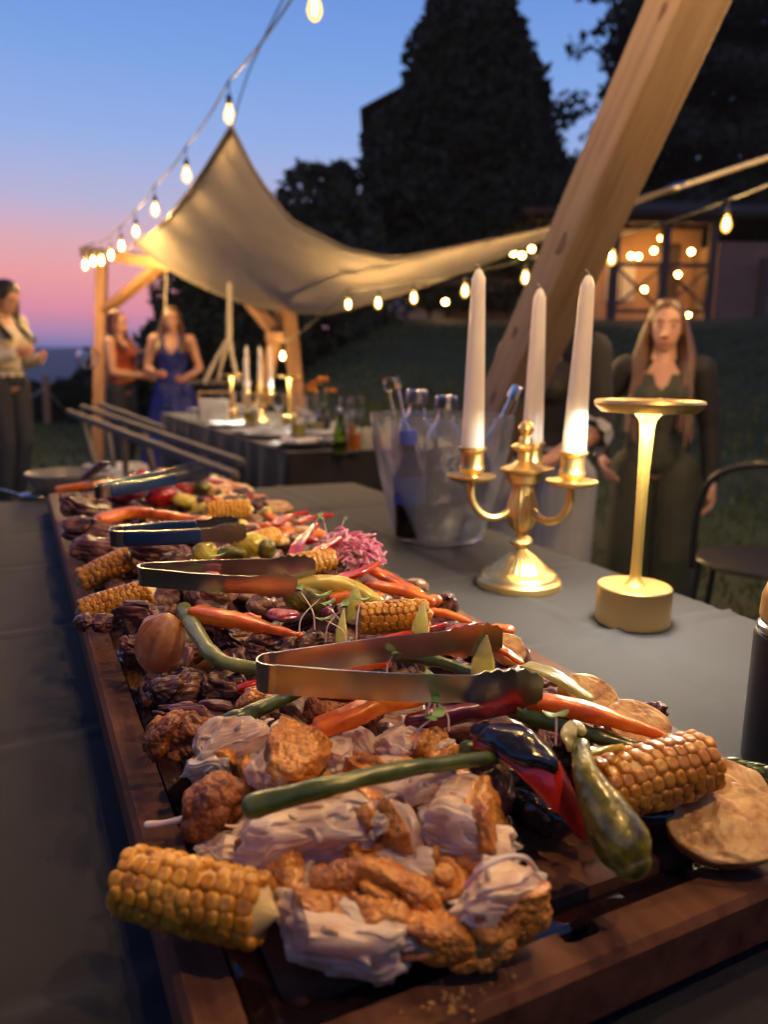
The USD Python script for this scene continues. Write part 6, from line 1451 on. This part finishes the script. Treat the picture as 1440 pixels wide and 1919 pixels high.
strip('thin red pepper rim under the charred pepper', [(905, 1402, 0.85), (985, 1440, 0.85), (1050, 1500, 0.842), (1110, 1558, 0.828)], 26, 30, 10, seed=12)
gh = pathpx([(1090, 1398, 0.868), (1096, 1440, 0.866), (1118, 1490, 0.858), (1150, 1548, 0.848), (1186, 1618, 0.836)], 30)
gr = np.interp(np.linspace(0, 1, 30), [0, .2, .4, .6, .76, .86, .93, .97, 1], np.array([18, 22, 31, 44, 53, 54, 50, 44, 36]) * depth(gh[20]) / F)
put('gherkin', roughen(roughen(loft(gh, gr, gr * 0.95, m=64, caps=10), 0.0008, 60, 3), 0.0005, 380, 5), M['gherkin'], 'pear shaped green gherkin lying in front of the right hand corn', 'gherkin')
strip('curled pickle slice at the top of the gherkin', [(1072, 1402, 0.866), (1066, 1378, 0.872), (1078, 1360, 0.874), (1092, 1372, 0.873)], 30, 26, 14, 'pickle', 0.2, 13, 'pickle_slice', 'pickle', 0.2)
strip('flat pickle slice between gherkin and corn', [(1090, 1418, 0.868), (1125, 1406, 0.868), (1165, 1400, 0.862)], 26, 16, 10, 'yellow_pepper', 0.3, 14, 'pickle_slice', 'pickle', 0.5)
strip('long pale pickle slice right of the tongs tip', [(985, 1250, 0.860), (1040, 1270, 0.862), (1105, 1312, 0.855)], 46, 36, 14, 'pickle', 0.3, 15, 'pickle_slice', 'pickle', 0.3)
def wedge(label, x, y0, y1, w, z, seed):
    b = P(x, y1, z); H_ = pxm(b, y1 - y0) * 1.02; W = pxm(b, w) / 2
    v = loft([V(0, 0, -0.012), V(0, 0, H_ * 0.4), V(0.001, 0, H_ * 0.75), V(0.002, 0, H_)], [W, W * 0.82, W * 0.45, W * 0.08], [W * 0.5, W * 0.42, W * 0.28, W * 0.06], k=2.2, m=22, caps=3, upv=rotz(Y) @ V(0, 1, 0))
    v = (v[0] + b, v[1])
    put('pickle_wedge', roughen(v, 0.0006, 120, seed), M['pickle'], label, 'pickle')
wedge('pale pickle wedge standing between the arms of the tongs', 905, 1190, 1268, 52, 0.856, 1)
wedge('pale pickle wedge standing right of the middle corn', 788, 1130, 1200, 40, 0.862, 2)
wedge('narrow pickle wedge standing left of the middle corn', 640, 1138, 1212, 26, 0.862, 3)
wedge('short pickle wedge on the right of the carrots', 665, 1098, 1138, 34, 0.872, 4)
strip('big yellow pickled pepper beyond the silver tongs', [(545, 1105, 0.868), (610, 1096, 0.874), (665, 1108, 0.872), (705, 1134, 0.866)], 62, 40, 34, 'yellow_pepper', 0.15, 16, 'yellow_pepper', 'pepper', 0.2)
chunk('olive yellow pickled pepper under the big yellow one', 575, 1122, 0.864, 90, 0.6, 0.6, Y - 0.2, 0.1, 'gherkin', 46, 5, 2.2, 0.14, 'pickled_pepper', 'pepper', fib=0)
chunk('bright yellow pickled pepper beside the second tongs', 384, 1036, 0.866, 48, 0.8, 0.85, 0.2, 0, 'yellow_pepper', 47, 5, 2.3, 0.12, 'yellow_pepper', 'pepper', fib=0)
chunk('yellow pickled pepper right of the second tongs bend', 470, 1020, 0.868, 66, 0.6, 0.7, Y, 0.1, 'yellow_pepper', 48, 4, 2.2, 0.14, 'yellow_pepper', 'pepper', fib=0)
chunk('green gherkin slice beside the yellow pickled pepper', 432, 1036, 0.864, 60, 0.5, 0.4, Y + 0.2, 0.1, 'gherkin', 49, 4, 2.2, 0.1, 'gherkin', 'gherkin', fib=0)
chunk('speckled green gherkin left of the corn in the middle distance', 500, 1030, 0.868, 34, 0.8, 1.2, 0, 0.2, 'gherkin', 50, 4, 2.2, 0.08, 'gherkin', 'gherkin', fib=0)
chunk('olive gherkin behind the blue tongs at the far end', 365, 912, 0.864, 60, 0.6, 0.5, Y, 0.0, 'gherkin', 51, 4, 2.2, 0.08, 'gherkin', 'gherkin', fib=0)
chunk('yellow green gherkin right of the red peppers', 345, 938, 0.858, 44, 0.8, 0.6, 0, 0.1, 'yellow_pepper', 52, 4, 2.2, 0.1, 'gherkin', 'gherkin', fib=0)
chunk('black charred pepper lying in the shadow left of the gherkin', 1010, 1520, 0.818, 150, 0.55, 0.5, Y - 0.4, 0.1, 'char', 61, 5, 2.2, 0.2, 'charred_pepper', 'pepper', fib=0)
chunk('black charred pepper under the right hand corn', 1240, 1530, 0.815, 170, 0.5, 0.45, Y + 0.2, 0.0, 'char', 62, 5, 2.2, 0.2, 'charred_pepper', 'pepper', fib=0)
chunk('black charred pepper skin behind the crisp chicken block', 960, 1450, 0.826, 110, 0.6, 0.5, Y + 0.5, 0.0, 'char', 63, 5, 2.2, 0.2, 'charred_pepper', 'pepper', fib=0)
# onion half with layered ribs
def onion():
    c = P(300, 1206, 0.846); s = pxm(c, 92) / 2
    v, f = ico(5)
    p = v * V(s, s * 0.72, s * 1.42)
    a = np.arctan2(v[:, 1], v[:, 0])
    p *= (1 + 0.035 * np.sin(a * 11) * (1 - v[:, 2:3].ravel() ** 2))[:, None]
    p = p + unit_rows(v) * (0.0022 * (fbm(p * 60, 3, 4) - 0.5) * 2)[:, None]
    R = rotz(Y) @ roty(0.35) @ rotx(0.2)
    solo('onion_half', (p, f), M['onion'], 'translucent roasted onion leaning on the left rim beside the curved bean', 'onion', smooth=True, t=c, R=R)
onion()
chunk('wrinkled dark mushroom in the middle of the platter', 415, 1110, 0.866, 64, 0.8, 0.6, 0.3, 0.1, 'mushroom', 53, 5, 2.0, 0.28, 'mushroom', 'mushroom', fib=0)
chunk('glossy brown mushroom left of the middle corn', 492, 1132, 0.866, 60, 0.8, 0.65, 0.5, 0.1, 'mushroom', 54, 5, 2.0, 0.25, 'mushroom', 'mushroom', fib=0)
chunk('flat beige meat slice left of the yellow pepper', 530, 1152, 0.862, 64, 0.7, 0.3, 0.5, 0.2, 'ham', 55, 4, 3, 0.08, 'ham_slice', 'ham')

MARKS = [(290, 905, 'far blue tongs'), (308, 928, 'glossy red peppers'), (232, 928, 'dark purple beet'), (428, 955, 'bright far corn'), (365, 912, 'far olive gherkin'), (440, 918, 'far right potato half'), (280, 965, 'long bent carrot'), (330, 1000, 'middle blue tongs'), (384, 1036, 'yellow pickled pepper'), (485, 1012, 'corn by the blue tongs'), (432, 1036, 'green gherkin slice'), (560, 970, 'far red pepper strips'), (570, 1015, 'upright red pepper strip'), (655, 1040, 'pink cabbage'), (585, 1055, 'corn beside the cabbage'), (430, 1075, 'second silver tongs'), (620, 1100, 'big yellow pepper'), (675, 1078, 'red pepper by the cabbage'), (750, 1105, 'right slope carrots'), (740, 1155, 'middle corn'), (394, 1098, 'pink ham square'), (460, 1168, 'flat orange carrot'), (520, 950, 'right edge potato half'), (800, 1205, 'silver tongs'), (400, 1220, 'pale curved bean'), (110, 930, 'far left corner')]
MARKP = [(P(x, y, 0.86)[:2], nm) for x, y, nm in MARKS]
_seen = {}
def beside(lb, q):
    i = int(np.argmin([np.hypot(*(q[:2] - p)) for p, _ in MARKP])); p, nm = MARKP[i]
    dx, dy = q[0] - p[0], q[1] - p[1]
    side = ('right of' if dx > 0 else 'left of') if abs(dx) > abs(dy) else ('behind' if dy > 0 else 'in front of')
    s_ = f'{lb} {side} the {nm}'
    k = _seen[s_] = _seen.get(s_, 0) + 1
    return s_ if k == 1 else s_.replace(lb, lb.replace(' ', ' smaller ', 1) if k == 2 else 'another ' + lb if k == 3 else lb)
# dark roast meat: pieces one can tell apart along the left, and the bed under everything
for i, (x, y, z, w, d, h, yw, mt, lb) in enumerate([
        (190, 1170, 0.835, 110, 0.35, 0.3, 0.15, 'beef2', 'dark dried meat slice hanging over the left rim'), (255, 1150, 0.846, 90, 0.6, 0.5, 0.3, 'beef2', 'purple brown meat beside the left corn pieces'),
        (330, 1290, 0.842, 110, 0.7, 0.55, 0.5, 'beef', 'fibrous dark roast meat below the onion'), (420, 1285, 0.846, 90, 0.7, 0.6, 0.2, 'beef', 'dark roast meat left of the tongs bend'), (500, 1212, 0.856, 80, 0.6, 0.8, 0.9, 'beef2', 'pointed dark meat under the flat carrot'),
        (440, 1195, 0.852, 80, 0.7, 0.6, 0.4, 'beef', 'dark meat chunk right of the curved bean'), (560, 1215, 0.858, 80, 0.8, 0.6, 0.4, 'beef', 'dark meat chunk behind the tongs bend'), (250, 1215, 0.832, 56, 0.8, 0.9, 0.2, 'beef2', 'dark meat between onion and left rim'),
        (170, 995, 0.846, 100, 0.5, 0.5, 0.1, 'beef', 'dark meat slice by the far left rim'), (165, 960, 0.850, 110, 0.5, 0.4, -0.2, 'beef', 'folded dark meat at the far left'), (185, 1025, 0.848, 100, 0.6, 0.5, 0.3, 'beef2', 'dark meat left of the blue tongs'), (150, 940, 0.846, 80, 0.5, 0.5, 0.3, 'beef', 'dark meat at the far left corner'),
        (290, 1030, 0.858, 90, 0.5, 0.5, 0.4, 'beef2', 'dark shredded meat below the blue tongs'), (330, 1050, 0.858, 60, 0.6, 0.5, 0.1, 'beef', 'dark meat beside the yellow pickled pepper'), (600, 1200, 0.862, 60, 0.7, 0.5, 0.5, 'beef', 'dark meat under the microgreens')]):
    chunk(lb, x, y, z, w, d, h, Y + yw, 0.1, mt, 70 + i, 5, amp=0.22)
gq = np.random.default_rng(77)
nb_ = 0
for j in range(40):
    yy = 0.33 + 1.36 * (j + 0.5) / 40
    for i in range(6):
        xx = 0.095 + 0.31 * (i + 0.5) / 6 + gq.normal(0, 0.010)
        y2 = yy + gq.normal(0, 0.010)
        edge = min(xx - 0.085, 0.43 - xx) / 0.12
        if y2 < 0.33 and xx > 0.235:      # bare board in the front right corner
            continue
        if y2 < 0.40 and (xx < 0.11):
            continue
        hz = BZ + 0.008 + 0.026 * min(1, max(0, edge)) * (0.7 if y2 < 0.5 else 1.0)
        chunk(beside('dark roast meat lump', V(xx, y2)), 0, 0, 0, gq.uniform(0.042, 0.068), gq.uniform(0.45, 0.8), gq.uniform(0.30, 0.5), gq.uniform(0, 3.1), gq.normal(0, 0.4), 'beef' if gq.random() < 0.65 else 'beef2', 200 + nb_, 4, k=3.2, amp=0.16, fib=0.0018, group='pieces of roast meat under the vegetables', at_=(xx, y2, hz))
        nb_ += 1
# torn flakes that fill the gaps between the big pieces of chicken
NEARM = [(330, 1540, 'pale bone'), (408, 1508, 'knobbly dark crust'), (700, 1450, 'long green bean'), (590, 1560, 'long white slice'), (706, 1650, 'golden crust slab'), (625, 1738, 'front chicken slice'), (862, 1540, 'crisp chicken block'), (945, 1668, 'right chicken chunk'), (690, 1350, 'bent orange carrot'), (480, 1330, 'dark bean under the tongs')]
keepm_ = MARKP
MARKP = [(P(x, y, 0.84)[:2], nm) for x, y, nm in NEARM]
for k, (x, y, z, w) in enumerate([(505, 1470, 0.836, 0.030), (640, 1470, 0.838, 0.028), (470, 1560, 0.826, 0.028), (540, 1635, 0.822, 0.030), (700, 1590, 0.828, 0.026), (770, 1620, 0.826, 0.028), (800, 1690, 0.822, 0.028), (850, 1640, 0.826, 0.028), (905, 1600, 0.832, 0.026), (900, 1720, 0.818, 0.026), (760, 1700, 0.820, 0.028), (690, 1700, 0.822, 0.026), (580, 1660, 0.822, 0.024), (870, 1460, 0.844, 0.024), (720, 1440, 0.846, 0.026), (670, 1400, 0.844, 0.026), (590, 1380, 0.846, 0.024), (390, 1440, 0.836, 0.026), (820, 1400, 0.846, 0.022), (770, 1500, 0.840, 0.026), (700, 1530, 0.842, 0.022), (930, 1560, 0.826, 0.022)]):
    q = P(x, y, z)
    g = np.random.default_rng(500 + k)
    if k % 3 == 1:
        crumbly(beside('torn bit of golden crust', q), x, y, z, (w * 1.25, w * 0.7, w * 0.5), g.uniform(0, 3), g.normal(0, 0.3), g.normal(0, 0.3), 300 + k, lvl=5)
    else:
        chicken(beside('torn flake of white chicken', q), x, y, z, (w * 1.3, w * 0.8, w * 0.6), g.uniform(0, 3), g.normal(0, 0.4), g.normal(0, 0.3), (g.normal(), g.normal(), 0.3), 0.55, 300 + k, lvl=5, lump=0.3)
MARKP = keepm_
# small vegetables scattered over the middle and the far half
kinds = [('carrot', 'carrot_slice', 'carrot', 'orange carrot slice', 'carrot slices on the far half'), ('mushroom', 'mushroom', 'mushroom', 'brown mushroom piece', 'mushroom pieces on the far half'), ('red_pepper', 'pepper_piece', 'pepper', 'red pepper piece', 'red pepper pieces on the far half'), ('gherkin', 'gherkin_slice', 'gherkin', 'green gherkin slice', 'gherkin slices on the far half'), ('potato', 'potato_slice', 'potato', 'golden potato slice', 'potato slices on the far half'), ('yellow_pepper', 'yellow_pepper_piece', 'pepper', 'yellow pepper piece', 'yellow pepper pieces on the far half')]
wts = [0.26, 0.22, 0.18, 0.12, 0.14, 0.08]
for j in range(80):
    y2 = gq.uniform(0.78, 1.70); xx = gq.uniform(0.20, 0.41)
    mt, nm, ct, lb, gp = kinds[gq.choice(6, p=wts)]
    edge = min(1, max(0, (0.43 - xx) / 0.10))
    chunk(beside(lb, V(xx, y2)), 0, 0, 0, gq.uniform(0.028, 0.050), gq.uniform(0.4, 0.8), gq.uniform(0.25, 0.5), gq.uniform(0, 3.1), gq.normal(0, 0.3), mt, 600 + j, 4, 2.5, 0.16, nm, ct, gp, 0, (xx, y2, BZ + 0.022 + 0.024 * edge))
for j in range(26):
    y2 = gq.uniform(0.55, 0.80); xx = gq.uniform(0.16, 0.40)
    mt, nm, ct, lb, gp = kinds[[0, 1, 1, 3, 4][gq.integers(5)]]
    chunk(beside('half buried ' + lb, V(xx, y2)), 0, 0, 0, gq.uniform(0.024, 0.036), gq.uniform(0.4, 0.8), gq.uniform(0.25, 0.5), gq.uniform(0, 3.1), gq.normal(0, 0.3), mt, 700 + j, 4, 2.5, 0.16, nm, ct, gp.replace('on the far half', 'behind the silver tongs'), 0, (xx, y2, BZ + 0.034))
# pink pickled cabbage: shreds nobody could count
def cabbage():
    g = np.random.default_rng(9)
    c = P(655, 1040, 0.862); out = []
    for k in range(300):
        a = g.uniform(0, 6.28); r = math.sqrt(g.random())
        b = c + V(0.034 * r * math.cos(a), 0.050 * r * math.sin(a), 0.020 * (1 - r * r) + 0.004 * g.normal())
        q = g.uniform(0, 6.28); L = g.uniform(0.010, 0.020); d = V(math.cos(q), math.sin(q), g.normal(0, 0.25)) * L
        out.append(loft(smooth_curve([b - d / 2, b + V(0, 0, 0.005 * g.random()) + np.cross(d, V(0, 0, 1)) * g.normal(0, 0.25), b + d / 2], 7), [0.0013, 0.0019, 0.0013], [0.0008, 0.0011, 0.0008], m=7, caps=1))
    solo('pickled_cabbage', cat(*out), M['pink'], 'heap of shredded pink pickled cabbage on the right slope of the platter', 'cabbage', smooth=True, kind='stuff')
cabbage()
for i, (x, y, z, h, ln, lb) in enumerate([
        (815, 1340, 0.864, 0.020, (0.1, 0.4), 'microgreen sprig at the right end of the bent carrot'), (800, 1346, 0.862, 0.024, (0.6, -0.2), 'tall microgreen over the beet wedge'), (842, 1360, 0.862, 0.016, (-0.5, 0.2), 'small microgreen left of the charred pepper'), (1042, 1386, 0.872, 0.012, (0.2, 0.3), 'bright microgreen on the charred pepper'),
        (640, 1180, 0.874, 0.020, (-0.6, 0.3), 'microgreen left of the middle corn'), (668, 1190, 0.874, 0.024, (0.3, 0.4), 'microgreen in front of the middle corn'), (590, 1172, 0.874, 0.026, (-0.3, 0.5), 'microgreen over the flat carrot end'), (610, 1196, 0.874, 0.022, (0.7, 0.1), 'microgreen lying beside the far arm of the tongs'), (560, 1182, 0.872, 0.024, (0.9, 0.2), 'microgreen lying on the carrot tip'), (648, 1200, 0.872, 0.018, (-0.9, 0.1), 'microgreen trailing left behind the tongs'),
        (725, 1262, 0.866, 0.014, (0.4, 0.0), 'microgreen between the arms of the tongs'), (372, 1086, 0.874, 0.020, (0.9, 0.2), 'microgreen on the arm of the second tongs'), (612, 1010, 0.885, 0.022, (-0.1, 0.2), 'microgreen standing on the pepper strips'), (588, 1000, 0.886, 0.02, (0.3, 0.0), 'microgreen on the upright pepper strip'), (640, 1000, 0.880, 0.016, (0.3, 0.2), 'microgreen on top of the pink cabbage'), (778, 1392, 0.862, 0.018, (0.4, -0.5), 'microgreen on the shredded chicken')]):
    sprout(lb, x, y, z, h, 30 + i, ln)
pk = pathpx([(872, 1662, 0.850), (905, 1626, 0.862), (950, 1606, 0.862), (985, 1608, 0.858), (1005, 1630, 0.848)], 24)
put('sprout_stem', loft(pk, 0.0011, m=10), M['sprout_stem'], 'long pink sprout stem arching over the right hand chicken chunk', 'microgreen')
# silver and blue tongs
def tz(x, y, z): return P(x, y, z)
tongs('silver tongs nearest the camera with scalloped tips', tz(482, 1262, 0.884), tz(1018, 1290, 0.884), tz(942, 1196, 0.882), 0.0190, 0.884, M['steel'])
tongs('second silver tongs lying beyond the nearest ones', tz(262, 1076, 0.886), tz(558, 1098, 0.888), tz(592, 1062, 0.888), 0.0170, 0.886, M['steel'])
tongs('blue handled tongs lying across the middle of the platter', tz(206, 1006, 0.888), tz(462, 996, 0.890), tz(448, 984, 0.892), 0.0180, 0.888, M['steel'], grip=M['blue_tong'])
tongs('far blue handled tongs crossing the platter end', tz(180, 922, 0.885), tz(392, 884, 0.895), tz(380, 876, 0.897), 0.0200, 0.885, M['steel'], grip=M['blue_tong'])
solo('spoon_handle', loft([tz(160, 896, 0.84), tz(178, 882, 0.87), tz(196, 868, 0.895)], 0.010, 0.004, k=4, m=14, caps=2), M['blue_tong'], 'blue handle sticking up out of the grey serving bowl', 'utensil', smooth=True)
# crumbs on the front rim
cr = []
for k in range(34):
    x, y = gq.normal(850, 34), gq.normal(1880, 22)
    if y > 1915 or gq.random() < 0.25: x, y = gq.uniform(760, 1010), gq.uniform(1800, 1880)
    s = gq.uniform(0.0005, 0.0013); q = P(x, y, BZ + s * 0.6)
    cr.append(move(blob(2, (s, s * 0.8, s * 0.8), 3, s * 0.3, 900, k), q))
solo('crumbs', cat(*cr), M['crumb'], 'golden crust crumbs scattered on the front rim of the board', 'crumbs', smooth=True, kind='stuff')
